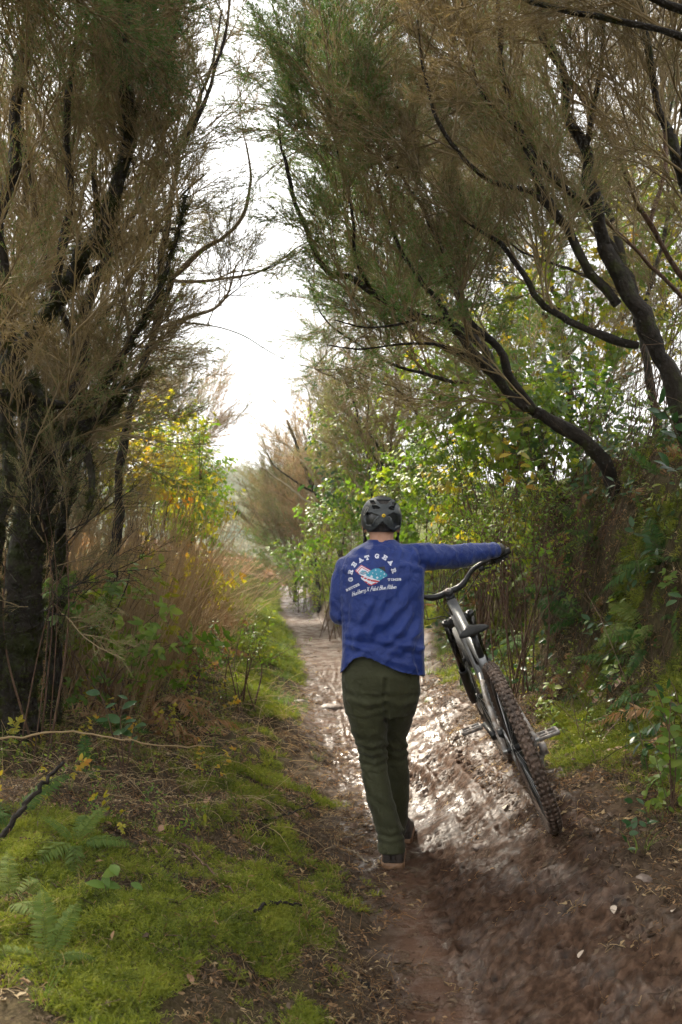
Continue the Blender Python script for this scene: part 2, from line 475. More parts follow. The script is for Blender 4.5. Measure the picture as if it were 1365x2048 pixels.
trail_a = trail_a * (1 - sstep(9, 14, GY) * sstep(0.22, 0.40, np.abs(U_))) * (1 - sstep(28, 32, GY))
strip_a = np.exp(-((U_ + 0.17 + 0.05 * np.sin(GY * 2)) / 0.11) ** 4) * (1 - sstep(4.7, 5.4, GY))
wet_a = np.clip(1.6 * np.exp(-((GX - PUD[0]) / .16) ** 2 - ((GY - PUD[1]) / .22) ** 2) + 0.95 * np.exp(-((U_ + 0.30 + 0.1 * fbm(GX * 2, GY * 2, 88, 2)) / 0.22) ** 2) + 0.5 * np.exp(-((U_ - 0.15) / 0.3) ** 2) * sstep(5, 6.5, GY), 0, 1) * (1 - .8 * sstep(7.5, 11, GY))

def ground_material():
    m, nt, out = new_mat('ground_earth')
    b = N(nt, 'ShaderNodeBsdfPrincipled')
    ge = N(nt, 'ShaderNodeNewGeometry'); pos = ge.outputs['Position']
    def attr(n):
        a = N(nt, 'ShaderNodeAttribute'); a.attribute_name = n; return a.outputs['Fac']
    def noise(sc, det=5.0, ro=0.6):
        n = N(nt, 'ShaderNodeTexNoise', Scale=sc, Detail=det, Roughness=ro); lk(nt, pos, n.inputs['Vector']); return n.outputs['Fac']
    def mix(f, a, c):
        x = N(nt, 'ShaderNodeMix', data_type='RGBA'); lk(nt, f, x.inputs['Factor']); lk(nt, a, x.inputs['A']); lk(nt, c, x.inputs['B']); return x.outputs['Result']
    def math_(op, a, v=None, c=None):
        x = N(nt, 'ShaderNodeMath', operation=op); lk(nt, a, x.inputs[0])
        if v is not None:
            if isinstance(v, (int, float)): x.inputs[1].default_value = v
            else: lk(nt, v, x.inputs[1])
        if c is not None: x.inputs[2].default_value = c
        return x.outputs[0]
    n_a, n_b, n_c, n_d = noise(3.2), noise(26.0), noise(110.0, 3), noise(9.0)
    mud = ramp(nt, n_b, [(0.30, (0.016, 0.0085, 0.005)), (0.50, (0.052, 0.029, 0.018)), (0.70, (0.105, 0.063, 0.042))])
    clay = ramp(nt, n_a, [(0.35, (0.075, 0.040, 0.026)), (0.65, (0.11, 0.064, 0.043))])
    mud = mix(math_('MULTIPLY', attr('strip'), 0.85), mud, clay)
    soil = ramp(nt, n_b, [(0.30, (0.014, 0.010, 0.007)), (0.52, (0.040, 0.028, 0.018)), (0.72, (0.085, 0.062, 0.04))])
    straw = ramp(nt, n_c, [(0.40, (0.025, 0.018, 0.011)), (0.62, (0.10, 0.072, 0.042))])
    soil = mix(n_d, soil, straw)
    mossc = ramp(nt, n_b, [(0.30, (0.016, 0.020, 0.005)), (0.52, (0.055, 0.065, 0.012)), (0.72, (0.11, 0.12, 0.022))])
    c = mix(attr('trail'), soil, mud)
    c = mix(attr('moss'), c, mossc)
    far = ramp(nt, noise(0.10, 6), [(0.34, (0.045, 0.060, 0.022)), (0.50, (0.080, 0.095, 0.035)), (0.62, (0.14, 0.12, 0.055)), (0.72, (0.13, 0.085, 0.055))])
    c = mix(attr('far'), c, far)
    lk(nt, c, b.inputs['Base Color'])
    # wetness: gloss only. Crisp wet films between duller crumbs
    w = math_('MULTIPLY', attr('wet'), attr('trail'))
    wn_ = N(nt, 'ShaderNodeMapRange'); wn_.inputs['From Min'].default_value = 0.44; wn_.inputs['From Max'].default_value = 0.56
    lk(nt, noise(5.5, 5.0, 0.6), wn_.inputs['Value'])
    base_w = math_('MULTIPLY_ADD', w, 0.6, 0.4)
    w2 = math_('MULTIPLY', math_('MULTIPLY', base_w, attr('trail')), wn_.outputs[0])
    rr = N(nt, 'ShaderNodeMapRange'); rr.inputs['To Min'].default_value = 0.60; rr.inputs['To Max'].default_value = 0.16
    lk(nt, w2, rr.inputs['Value'])
    r2 = N(nt, 'ShaderNodeMix', data_type='FLOAT'); lk(nt, attr('trail'), r2.inputs['Factor']); r2.inputs['A'].default_value = 0.9; lk(nt, rr.outputs[0], r2.inputs['B'])
    lk(nt, r2.outputs['Result'], b.inputs['Roughness'])
    sp = N(nt, 'ShaderNodeMapRange'); sp.inputs['To Min'].default_value = 0.05; sp.inputs['To Max'].default_value = 0.5; lk(nt, w2, sp.inputs['Value']); lk(nt, sp.outputs[0], b.inputs['Specular IOR Level'])
    bp = N(nt, 'ShaderNodeBump', Strength=0.7, Distance=0.012); lk(nt, n_b, bp.inputs['Height'])
    bp2 = N(nt, 'ShaderNodeBump', Strength=0.45, Distance=0.004); lk(nt, n_c, bp2.inputs['Height']); lk(nt, bp.outputs[0], bp2.inputs['Normal'])
    lk(nt, bp2.outputs[0], b.inputs['Normal'])
    lk(nt, b.outputs[0], out.inputs[0])
    return m
M_ground = ground_material()
gme = mesh_np('ground', np.stack([GX, GY, GZ], -1).reshape(-1, 3), None, quads, [M_ground])
for nm, arr in (('moss', moss_a), ('trail', trail_a), ('strip', strip_a), ('wet', wet_a), ('far', sstep(28, 40, GY))):
    a = gme.attributes.new(nm, 'FLOAT', 'POINT'); a.data.foreach_set('value', arr.astype(np.float32).ravel())
ground = bpy.data.objects.new('ground', gme); COL.objects.link(ground); tag(ground, kind='structure', label='muddy trail with tyre prints between mossy banks', cat='ground')

# ================================================================== PERSON
M_skin = pmat('skin', (0.36, 0.185, 0.115), (0.42, 0.22, 0.14), rough=0.5, scale=30, bump=0.1, bscale=200)
M_hair = pmat('hair', (0.012, 0.009, 0.008), (0.022, 0.016, 0.012), rough=0.55, scale=90, bump=0.6, bscale=260)
def fabric_mat(name, c1, c2, rough, weave, sheen=0.15, dirt=None, dscale=3.0):
    m, nt, out = new_mat(name)
    b = N(nt, 'ShaderNodeBsdfPrincipled'); b.inputs['Roughness'].default_value = rough; b.inputs['Specular IOR Level'].default_value = 0.3
    b.inputs['Sheen Weight'].default_value = sheen; b.inputs['Sheen Roughness'].default_value = 0.4
    tc = N(nt, 'ShaderNodeTexCoord')
    n1 = N(nt, 'ShaderNodeTexNoise', Scale=7.0, Detail=6.0); lk(nt, tc.outputs['Object'], n1.inputs['Vector'])
    col = ramp(nt, n1.outputs['Fac'], [(0.35, c1), (0.65, c2)])
    if dirt:
        n3 = N(nt, 'ShaderNodeTexNoise', Scale=dscale, Detail=7.0, Roughness=0.65); lk(nt, tc.outputs['Object'], n3.inputs['Vector'])
        mr = N(nt, 'ShaderNodeMapRange'); mr.inputs['From Min'].default_value = 0.60; mr.inputs['From Max'].default_value = 0.80; mr.inputs['To Max'].default_value = 0.55
        lk(nt, n3.outputs['Fac'], mr.inputs['Value'])
        mx = N(nt, 'ShaderNodeMix', data_type='RGBA'); lk(nt, mr.outputs[0], mx.inputs['Factor']); lk(nt, col, mx.inputs['A']); mx.inputs['B'].default_value = rgba(dirt)
        col = mx.outputs['Result']
    lk(nt, col, b.inputs['Base Color'])
    n2 = N(nt, 'ShaderNodeTexNoise', Scale=weave, Detail=2.0); lk(nt, tc.outputs['Object'], n2.inputs['Vector'])
    n4 = N(nt, 'ShaderNodeTexNoise', Scale=34.0, Detail=4.0, Distortion=0.7); lk(nt, tc.outputs['Object'], n4.inputs['Vector'])
    b1 = N(nt, 'ShaderNodeBump', Strength=0.35, Distance=0.02); lk(nt, n4.outputs['Fac'], b1.inputs['Height'])
    b2 = N(nt, 'ShaderNodeBump', Strength=0.25, Distance=0.002); lk(nt, n2.outputs['Fac'], b2.inputs['Height']); lk(nt, b1.outputs[0], b2.inputs['Normal'])
    lk(nt, b2.outputs[0], b.inputs['Normal'])
    lk(nt, b.outputs[0], out.inputs[0]); return m
M_shirt = fabric_mat('blue_jersey', (0.008, 0.024, 0.140), (0.011, 0.032, 0.175), 0.55, 900, 0.25, dirt=(0.05, 0.045, 0.09), dscale=2.5)
M_trouser = fabric_mat('olive_cloth', (0.034, 0.036, 0.016), (0.047, 0.049, 0.022), 0.8, 700, 0.1, dirt=(0.085, 0.06, 0.038), dscale=3.2)
M_glove = pmat('black_glove', (0.012, 0.012, 0.013), (0.025, 0.024, 0.024), rough=0.7, scale=40, bump=0.3, bscale=300)

D0 = 4.62
PX = lambda w, d: w / FPX * d               # pixels at depth d -> metres
def ell_ring(c, hx, hy, n=28, p=2.4, tilt=0.0):
    th = np.arange(n) * 2 * np.pi / n
    cx_, sy_ = np.cos(th), np.sin(th)
    x = np.sign(cx_) * np.abs(cx_) ** (2 / p) * hx; y = np.sign(sy_) * np.abs(sy_) ** (2 / p) * hy
    z = np.zeros(n) + y * math.tan(tilt)
    return np.asarray(c) + np.stack([x, y, z], 1)
def px_ring(py, l, r, d, hd, p=2.4):
    c = P((l + r) / 2, py, d); return ell_ring(c, PX((r - l) / 2, d), hd, p=p)
def seg_d(pts, px, py):
    """distance in pixels to a polyline"""
    best = np.full(np.shape(px), 1e9)
    for (x0, y0), (x1, y1) in zip(pts[:-1], pts[1:]):
        dx, dy = x1 - x0, y1 - y0; L2 = dx * dx + dy * dy + 1e-9
        t = np.clip(((px - x0) * dx + (py - y0) * dy) / L2, 0, 1)
        best = np.minimum(best, np.hypot(px - x0 - t * dx, py - y0 - t * dy))
    return best
def in_poly(poly, x, y):
    r = np.zeros(np.shape(x), bool); n = len(poly)
    for i in range(n):
        x0, y0 = poly[i]; x1, y1 = poly[(i + 1) % n]
        c = ((y0 > y) != (y1 > y)) & (x < (x1 - x0) * (y - y0) / ((y1 - y0) if y1 != y0 else 1e-9) + x0)
        r ^= c
    return r

HEEL_L = np.array((0.238, 4.60)); HEEL_R = np.array((0.300, 4.98))
zL = float(H(HEEL_L[0], HEEL_L[1] + .1, True)); zR = float(H(HEEL_R[0], HEEL_R[1] + .1, True))

# joints
J = dict(
    pelvis=P(763, 1335, 4.63), chest=P(762, 1170, 4.68), neck=P(764, 1088, 4.71), head=P(763, 1042, 4.745),
    shL=P(704, 1132, 4.69), elL=P(680, 1238, 4.68), wrL=P(700, 1232, 4.92), hdL=P(712, 1226, 5.0),
    shR=P(826, 1112, 4.69), elR=P(922, 1110, 4.81), wrR=P(996, 1101, 4.98),
    hipL=P(728, 1362, 4.63), knL=P(747, 1512, 4.70), anL=np.array((HEEL_L[0] - .005, HEEL_L[1] + .05, zL + .10)),
    hipR=P(803, 1362, 4.65), knR=P(793, 1508, 4.86), anR=np.array((HEEL_R[0] - .01, HEEL_R[1] + .05, zR + .10)))

def build_body():
    b = MB()
    b.rings([px_ring(1395, 725, 805, 4.65, .06), px_ring(1340, 705, 822, 4.64, .085), px_ring(1270, 708, 820, 4.65, .085), px_ring(1200, 706, 824, 4.67, .092),
             px_ring(1140, 700, 824, 4.69, .095), px_ring(1112, 706, 818, 4.70, .08), px_ring(1096, 718, 808, 4.70, .075), px_ring(1086, 738, 790, 4.71, .058)])
    b.capsule(P(764, 1100, 4.70), P(763.5, 1055, 4.735), .060, .055, 16)
    hc = J['head']
    b.ball(hc + (0, .0, .01), (.076, .098, .112), 20, 14)
    b.ball(hc + (0, .045, -.055), (.058, .065, .065), 16, 10)          # jaw
    b.ball(hc + (0, .112, -.02), (.014, .022, .026), 8, 6)               # nose
    b.ball(hc + (0, .10, -.065), (.026, .012, .009), 8, 6)               # mouth
    for s in (-1, 1):
        b.ball(hc + (s * .03, .088, .012), (.016, .012, .010), 8, 6)    # eyes
        # ears
        M = Matrix.Rotation(s * R(-22), 3, 'Z') @ Matrix.Rotation(R(-10), 3, 'X')
        b.ball(hc + (s * .082, -.004, -.026), (.009, .021, .034), 10, 8, M=np.array(M))
    for s, c in (('L', -1), ('R', 1)):
        b.capsule(J['sh' + s] + (-c * .012, .015, -.012), J['el' + s] + (0, .012, 0), .036, .030); b.capsule(J['el' + s] + (0, .012, 0), J['wr' + s], .030, .024)
        b.capsule(J['hip' + s] + (c * .0, .02, .02), J['kn' + s] + (0, .01, 0), .050, .034); b.capsule(J['kn' + s] + (0, .01, 0), J['an' + s], .034, .028)
        a = J['an' + s]; b.capsule(a + (0, -.01, -.06), a + (0, .16, -.075), .028, .024)
    me = remesh(b.mesh('person', [M_skin]), 0.006, 3)
    me.materials.clear(); me.materials.append(M_skin); me.name = 'person'
    o = bpy.data.objects.new('person', me); COL.objects.link(o)
    return o
person = build_body()
tag(person, 'person in blue long sleeved jersey and olive trousers walking away, pushing the muddy bicycle', 'person')

# ---- hair under the helmet rim
hb = MB(); hc = J['head']
hb.ball(hc + (0, -.004, .010), (.081, .103, .112), 24, 16)
hm = hb.mesh('hair', [M_hair]); co = get_co(hm)
bm = bmesh.new(); bm.from_mesh(hm)
kill = [v for v in bm.verts if v.co.z < hc[2] - .062 + 0.5 * max(0, v.co.y - hc[1] + 0.02)]
bmesh.ops.delete(bm, geom=kill, context='VERTS'); bm.to_mesh(hm); bm.free()
hm.polygons.foreach_set('use_smooth', np.ones(len(hm.polygons), bool))
link(bpy.data.objects.new('hair', hm), person)

# ---- jersey
HEM = [(660, 1352), (680, 1347), (692, 1334), (706, 1318), (722, 1312), (742, 1317), (770, 1330), (800, 1343), (830, 1349), (850, 1351), (880, 1352)]
def build_shirt():
    b = MB()
    b.rings([px_ring(1395, 681, 851, 4.64, .150), px_ring(1345, 681, 850, 4.63, .148), px_ring(1300, 685, 849, 4.63, .135), px_ring(1240, 684, 848, 4.645, .128),
             px_ring(1180, 678, 849, 4.665, .137), px_ring(1140, 678, 849, 4.68, .138), px_ring(1114, 688, 838, 4.69, .120), px_ring(1098, 705, 822, 4.70, .096),
             px_ring(1089, 722, 806, 4.71, .078), px_ring(1083, 734, 794, 4.715, .069), px_ring(1079, 736, 792, 4.72, .066)])
    # right sleeve
    pts = spline([P(806, 1118, 4.69), P(850, 1114, 4.70), P(897, 1112, 4.77), P(925, 1111, 4.81), P(957, 1106, 4.88), P(993, 1100, 4.96)], 26)
    rr = np.interp(np.linspace(0, 1, 26), [0, .22, .45, .65, .85, 1], [.072, .066, .056, .052, .046, .042])
    b.tube(pts, rr, 20)
    # left sleeve
    pts = spline([P(706, 1132, 4.69), P(688, 1150, 4.69), P(681, 1192, 4.68), P(682, 1228, 4.68)], 16)
    b.tube(pts, np.linspace(.052, .052, 16), 18)
    b.capsule(P(681, 1228, 4.68), P(700, 1232, 4.90), .053, .041, 18)
    b.ball(P(694, 1137, 4.69), (.058, .065, .060), 14, 10)
    b.ball(P(828, 1115, 4.69), (.06, .08, .062), 14, 10)
    me = remesh(b.mesh('shirt', [M_shirt]), 0.0058, 5)
    # folds
    v = get_co(me); n = get_no(me)
    px, py = proj(v)
    back = np.clip(-n[:, 1] * 1.6, 0, 1)
    F = [([(690, 1268), (730, 1276), (790, 1290), (846, 1296)], 7, .009), ([(688, 1286), (720, 1296), (760, 1300), (800, 1306)], 6, .008),
         ([(688, 1252), (715, 1262), (760, 1270)], 6, .007), ([(846, 1152), (815, 1195), (775, 1240), (735, 1262)], 9, .008),
         ([(848, 1175), (825, 1225), (800, 1262), (770, 1284)], 8, .009), ([(848, 1210), (838, 1250), (818, 1290)], 7, .008),
         ([(836, 1108), (812, 1096), (790, 1094), (764, 1100), (740, 1104)], 6, .006), ([(838, 1120), (812, 1106), (790, 1104)], 5, .007),
         ([(712, 1100), (745, 1094), (775, 1088), (795, 1082)], 5, .005), ([(846, 1138), (815, 1128), (780, 1136)], 6, .005),
         ([(690, 1150), (693, 1190), (694, 1230), (691, 1262)], 7, -.006), ([(843, 1128), (842, 1108), (836, 1094)], 5, -.007),
         ([(700, 1325), (730, 1306), (770, 1316), (830, 1336)], 6, .005), ([(740, 1210), (720, 1250), (712, 1290)], 7, .006), ([(765, 1215), (748, 1250), (742, 1275)], 6, .005),
         ([(690, 1300), (686, 1330), (684, 1345)], 5, .006), ([(840, 1300), (846, 1330), (849, 1349)], 5, .006)]
    d = np.zeros(len(v))
    for pts_, w, a in F:
        s = seg_d(pts_, px, py); 
        d += a * (np.exp(-(s / w) ** 2) - 0.55 * np.exp(-((s - 2.0 * w) / w) ** 2)) * back
    # sleeve twists
    SF = [([(858, 1088), (872, 1110), (866, 1138)], 4, .007), ([(884, 1086), (905, 1100), (915, 1128)], 4, .007), ([(915, 1084), (912, 1100), (900, 1118)], 4, .005), ([(940, 1084), (948, 1100), (944, 1124)], 4, .005),
          ([(968, 1083), (978, 1098), (975, 1118)], 4, .006), ([(984, 1082), (992, 1098), (988, 1116)], 3.5, .006), ([(664, 1200), (680, 1215), (690, 1222)], 4, .006), ([(662, 1225), (676, 1240), (690, 1238)], 4, .006), ([(662, 1150), (672, 1180), (684, 1200)], 5, .004)]
    for pts_, w, a in SF:
        s = seg_d(pts_, px, py); d += 0.35 * a * (np.exp(-(s / w) ** 2) - 0.5 * np.exp(-((s - 2.0 * w) / w) ** 2))
    def ridge(a, b, sd): return (1 - np.clip(np.abs(2.6 * vnoise(a, b, sd)), 0, 1)) ** 2.2
    al = v[:, 0] * .75 + v[:, 2] * .66; ac = v[:, 0] * .66 - v[:, 2] * .75
    body = 1 - sstep(845, 870, px)
    warp = .05 * fbm(v[:, 0] * 7, v[:, 2] * 7, 33, 2)
    d += body * back * .0075 * (ridge((ac + warp) * 13, al * 3.2, 61) - .35) * (.4 + .9 * sstep(1150, 1260, py))
    d += body * back * .0045 * (ridge((ac * .6 + al * .5 + warp) * 24, al * 6, 64) - .3)
    sa = (px - 850) / 150.0                                     # along the sleeve
    d += (1 - body) * .011 * (ridge(sa * 4.5 + (v[:, 2] - 1.45) * 9 + warp * 9, (v[:, 2] - 1.4) * 7, 67) - .3)
    d += 0.0020 * fbm((v[:, 0] + v[:, 2] * .6) * 22, (v[:, 2] - v[:, 0] * .4) * 8 + v[:, 1] * 9, 5, 3)
    v2 = v + n * d[:, None]
    # hem: cut and snap to the curve
    px, py = proj(v2)
    hem = np.interp(px, [h[0] for h in HEM], [h[1] for h in HEM]) + 3 * np.sin(px * .09) * (v2[:, 1] > 4.66)
    low = (py > hem) & (v2[:, 2] < 1.2) & (py > 1300)
    bm = bmesh.new(); bm.from_mesh(me); bm.verts.ensure_lookup_table()
    for vert, c in zip(bm.verts, v2): vert.co = c
    dead = [f for f in bm.faces if all(low[q.index] for q in f.verts)]
    edge = {q.index for f in bm.faces if not all(low[w_.index] for w_ in f.verts) for q in f.verts if low[q.index]}
    for i in edge:
        q = bm.verts[i]; dz = (hem[i] - py[i]) / FPX * q.co.y
        q.co.z -= dz
    bmesh.ops.delete(bm, geom=dead, context='FACES'); bm.to_mesh(me); bm.free(); me.update()
    me.materials.clear(); me.materials.append(M_shirt); me.name = 'shirt'
    o = bpy.data.objects.new('shirt', me); link(o, person)
    sm = o.modifiers.new('thick', 'SOLIDIFY'); sm.thickness = 0.0035; sm.offset = -1
    return o
shirt = build_shirt()

# ---- print on the back of the jersey: a conforming film of tiny cells
def CR(x, y): return 680 + x / 7.583, 1090 + y / 7.587
GLY = {'G': [[(.36, .28), (.12, .44), (-.18, .42), (-.37, .2), (-.38, -.2), (-.15, -.43), (.15, -.43), (.36, -.3), (.36, -.04), (.08, -.04)]],
       'R': [[(-.28, -.45), (-.28, .45)], [(-.45, .43), (.18, .43), (.33, .24), (.2, .02), (-.28, .02)], [(.05, 0), (.36, -.42)], [(-.48, -.44), (-.08, -.44)], [(.2, -.44), (.5, -.44)]],
       'E': [[(-.25, -.45), (-.25, .45)], [(-.45, .43), (.38, .43), (.38, .2)], [(-.45, -.43), (.4, -.43), (.4, -.18)], [(-.25, 0), (.18, 0)]],
       'A': [[(-.32, -.42), (0, .42), (.32, -.42)], [(-.2, -.12), (.2, -.12)], [(-.5, -.44), (-.14, -.44)], [(.14, -.44), (.5, -.44)]],
       'T': [[(0, -.45), (0, .43)], [(-.44, .16), (-.44, .43), (.44, .43), (.44, .16)], [(-.2, -.44), (.2, -.44)]],
       'B': [[(-.28, -.43), (-.28, .43)], [(-.45, .43), (.15, .43), (.3, .22), (.15, .03), (-.28, .03)], [(.15, .03), (.36, -.2), (.18, -.43), (-.45, -.43)]],
       'I': [[(0, -.43), (0, .43)], [(-.25, .43), (.25, .43)], [(-.25, -.43), (.25, -.43)]],
       'M': [[(-.36, -.43), (-.36, .43), (0, -.1), (.36, .43), (.36, -.43)], [(-.5, -.44), (-.2, -.44)], [(.2, -.44), (.5, -.44)]],
       'S': [[(.33, .25), (.2, .42), (-.2, .42), (-.33, .2), (-.15, .04), (.2, -.05), (.34, -.22), (.18, -.43), (-.2, -.43), (-.34, -.25)]]}
SCR = {'H': ([[(0, 0), (.1, 1)], [(.42, 0), (.55, 1)], [(.02, .5), (.5, .55)]], .66), 'u': ([[(0, .5), (0, .1), (.12, 0), (.3, .15), (.32, .5), (.32, 0)]], .42), 'c': ([[(.3, .42), (.15, .5), (0, .3), (.05, .05), (.18, 0), (.32, .08)]], .38),
       'k': ([[(0, 0), (.08, 1)], [(.3, .5), (.04, .25), (.3, 0)]], .38), 'b': ([[(.02, 1), (0, 0), (.2, 0), (.3, .25), (.2, .5), (0, .4)]], .38), 'e': ([[(0, .25), (.3, .28), (.2, .5), (.05, .4), (0, .15), (.15, 0), (.32, .1)]], .38),
       'r': ([[(0, 0), (0, .5)], [(0, .35), (.15, .5), (.25, .45)]], .3), 'y': ([[(0, .5), (.1, .1), (.3, .1)], [(.32, .5), (.2, -.35), (0, -.3)]], .4), 'X': ([[(0, 0), (.5, 1)], [(.05, 1), (.5, 0)]], .66),
       'P': ([[(0, -.1), (.15, 1), (.45, .95), (.52, .7), (.35, .48), (.1, .5)]], .56), 'a': ([[(.3, .45), (.1, .5), (0, .2), (.1, 0), (.25, .1), (.32, .5), (.32, 0)]], .4), 's': ([[(.28, .45), (.1, .5), (.05, .35), (.25, .2), (.2, .02), (0, .05)]], .34),
       't': ([[(.1, .9), (.08, .05), (.25, 0)], [(-.05, .6), (.25, .62)]], .3), 'B': ([[(0, 0), (.1, 1), (.4, .95), (.42, .65), (.1, .53), (.48, .45), (.45, .1), (.2, 0), (0, 0)]], .58), 'l': ([[(.06, 1), (0, .1), (.12, 0)]], .22),
       'R': ([[(0, -.05), (.15, 1), (.45, .95), (.5, .7), (.35, .5), (.1, .5)], [(.22, .5), (.5, 0)]], .58), 'i': ([[(.05, .5), (.05, 0)], [(.07, .72), (.08, .8)]], .2), 'o': ([[(.15, .5), (0, .25), (.13, 0), (.28, .2), (.22, .45), (.15, .5)]], .38),
       'n': ([[(0, 0), (0, .5)], [(0, .35), (.15, .5), (.28, .4), (.3, 0)]], .4), ' ': ([], .3)}
def build_print():
    x0, y0 = CR(60, 110); x1, y1 = CR(960, 820)
    st = 0.42
    xs = np.arange(x0, x1, st); ys = np.arange(y0, y1, st)
    X, Y = np.meshgrid(xs, ys); CX = (X - 680) * 7.583; CY = (Y - 1090) * 7.587
    col = np.full(X.shape, -1)
    lay = np.full(X.shape, -1)
    WHITE, TEAL, RED, BLACK, PINK = 0, 1, 2, 3, 4
    def put(mask, c): col[mask] = c
    def strokes(list_, w): 
        m = np.zeros(X.shape, bool)
        for s in list_: m |= seg_d(s, CX, CY) < w
        return m
    # emblem: two clasped hands
    put(in_poly([(590, 335), (680, 325), (700, 400), (660, 388), (600, 352)], CX, CY), BLACK)
    put(in_poly([(240, 385), (325, 300), (470, 380), (420, 450), (340, 470), (290, 440)], CX, CY), WHITE)
    put(strokes([[(246, 392), (325, 308), (466, 384)], [(268, 412), (330, 338), (448, 402)], [(240, 392), (292, 440)]], 5.5), RED)
    put(in_poly([(295, 432), (340, 385), (400, 395), (425, 430), (350, 455)], CX, CY), TEAL)
    put(strokes([[(310, 432), (345, 410), (400, 415)], [(330, 445), (390, 425)]], 4), PINK)
    put(in_poly([(318, 490), (340, 466), (400, 450), (605, 546), (560, 578), (485, 610), (440, 596), (380, 552), (330, 516)], CX, CY), WHITE)
    put(strokes([[(336, 478), (400, 512), (480, 540), (588, 556)]], 13) & in_poly([(318, 490), (340, 466), (400, 450), (605, 546), (560, 578), (485, 610), (440, 596), (380, 552), (330, 516)], CX, CY), RED)
    put(strokes([[(385, 552), (445, 592)], [(440, 600), (478, 606)], [(500, 596), (550, 578)]], 9), RED)
    put(strokes([[(345, 515), (385, 480)], [(385, 545), (425, 505)], [(425, 580), (465, 545)]], 6), WHITE)
    put(in_poly([(405, 432), (470, 385), (540, 355), (600, 358), (660, 390), (722, 450), (716, 476), (650, 510), (600, 540), (520, 516), (450, 488), (398, 462)], CX, CY), TEAL)
    for sx, sy, r in ((545, 380, 15), (500, 425, 13), (558, 442, 12), (626, 400, 13), (677, 440, 15), (620, 468, 12), (483, 478, 30), (569, 496, 24), (665, 492, 11), (432, 432, 11)):
        pts = [(sx + (r if k % 2 == 0 else r * .42) * math.sin(k * math.pi / 5), sy - (r if k % 2 == 0 else r * .42) * math.cos(k * math.pi / 5)) for k in range(10)]
        put(in_poly(pts, CX, CY), WHITE)
    put(strokes([[(440, 486), (530, 522), (602, 545)]], 6), WHITE)
    lay[col >= 0] = 0
    def glyph(ch, c, ang, h, w, sw, L_=1):
        ca, sa = math.cos(ang), math.sin(ang); m = np.zeros(X.shape, bool)
        for s in GLY[ch]:
            pts = [(c[0] + x * w * ca + y * h * sa, c[1] + x * w * sa - y * h * ca) for x, y in s]
            m |= seg_d(pts, CX, CY) < sw
        put(m, WHITE); lay[m] = L_
    for kk, (ch, c) in enumerate(zip('GREATGEAR', [(165, 522), (163, 410), (217, 295), (315, 225), (415, 192), (565, 168), (685, 190), (775, 265), (820, 388)])):
        ang = math.atan2(c[0] - 490, -(c[1] - 480)) * 0.97
        glyph(ch, c, ang, 62, 64, 8.5, 1 if kk < 5 else 5)
    for k, ch in enumerate('BETTER'):
        t = k / 5; glyph(ch, (112 + 172 * t, 682 - 82 * t), math.atan2(-82, 172), 32, 31, 4.6, 3)
    for k, ch in enumerate('TIMES'):
        t = k / 4; glyph(ch, (748 + 168 * t, 525 - 3 * t), -0.02, 31, (36, 30, 44, 36, 34)[k], 4.8, 4)
    text = 'Huckberry X Pabst Blue Ribbon'
    adv = [SCR[c][1] for c in text]; tot = sum(adv); base = spline([(190, 778, 0), (340, 722, 0), (440, 698, 0), (560, 686, 0), (700, 668, 0), (862, 658, 0)], 200)[:, :2]
    cum = 0; m = np.zeros(X.shape, bool)
    for ch, a in zip(text, adv):
        t = cum / tot; i = int(t * 198); p0 = base[i]; tg = base[i + 1] - base[i]; tg /= np.hypot(*tg); nn = np.array((tg[1], -tg[0]))
        sc = 680 / tot
        for s in SCR[ch][0]:
            pts = [tuple(p0 + tg * (x + .32 * y) * sc + nn * y * 58) for x, y in s]
            m |= seg_d(pts, CX, CY) < 4.0
        cum += a
    put(m, WHITE); lay[m] = 2
    bm_ = bmesh.new(); bm_.from_mesh(shirt.data); bvh = BVHTree.FromBMesh(bm_); bm_.free()
    o_ = Vector((0, 0, CAM_H))
    cache = {}
    def corner(i, j):
        if (i, j) in cache: return cache[(i, j)]
        p = P(x0 + (j - .5) * st, y0 + (i - .5) * st, 1.0); d = (Vector(p) - o_).normalized()
        hit, nrm, _, _ = bvh.ray_cast(o_, d)
        r = None if hit is None else tuple(hit - d * 0.0016)
        cache[(i, j)] = r; return r
    mats = [pmat('print_white', (0.55, 0.57, 0.66), (0.66, 0.68, 0.76), rough=0.6, scale=60), pmat('print_teal', (0.025, 0.23, 0.36), (0.03, 0.28, 0.42), rough=0.6), pmat('print_red', (0.42, 0.02, 0.035), rough=0.6),
            pmat('print_black', (0.008, 0.008, 0.012), rough=0.6), pmat('print_pink', (0.55, 0.35, 0.38), rough=0.6)]
    for L, nm in ((0, 'printed_emblem'), (1, 'printed_arched_word'), (5, 'printed_arched_word'), (2, 'printed_script'), (3, 'printed_small_word'), (4, 'printed_small_word')):
        idx = {}; V = []; Q = []; QM = []
        for i, j in zip(*np.nonzero(lay == L)):
            q = []
            for a, b in ((i, j), (i + 1, j), (i + 1, j + 1), (i, j + 1)):
                if (a, b) not in idx:
                    r = corner(a, b)
                    if r is None: q = None; break
                    idx[(a, b)] = len(V); V.append(r)
                q.append(idx[(a, b)])
            if q: Q.append(q); QM.append(col[i, j])
        o = bpy.data.objects.new(nm, mesh_np(nm, V, None, Q, mats, None, QM)); link(o, shirt)
build_print()

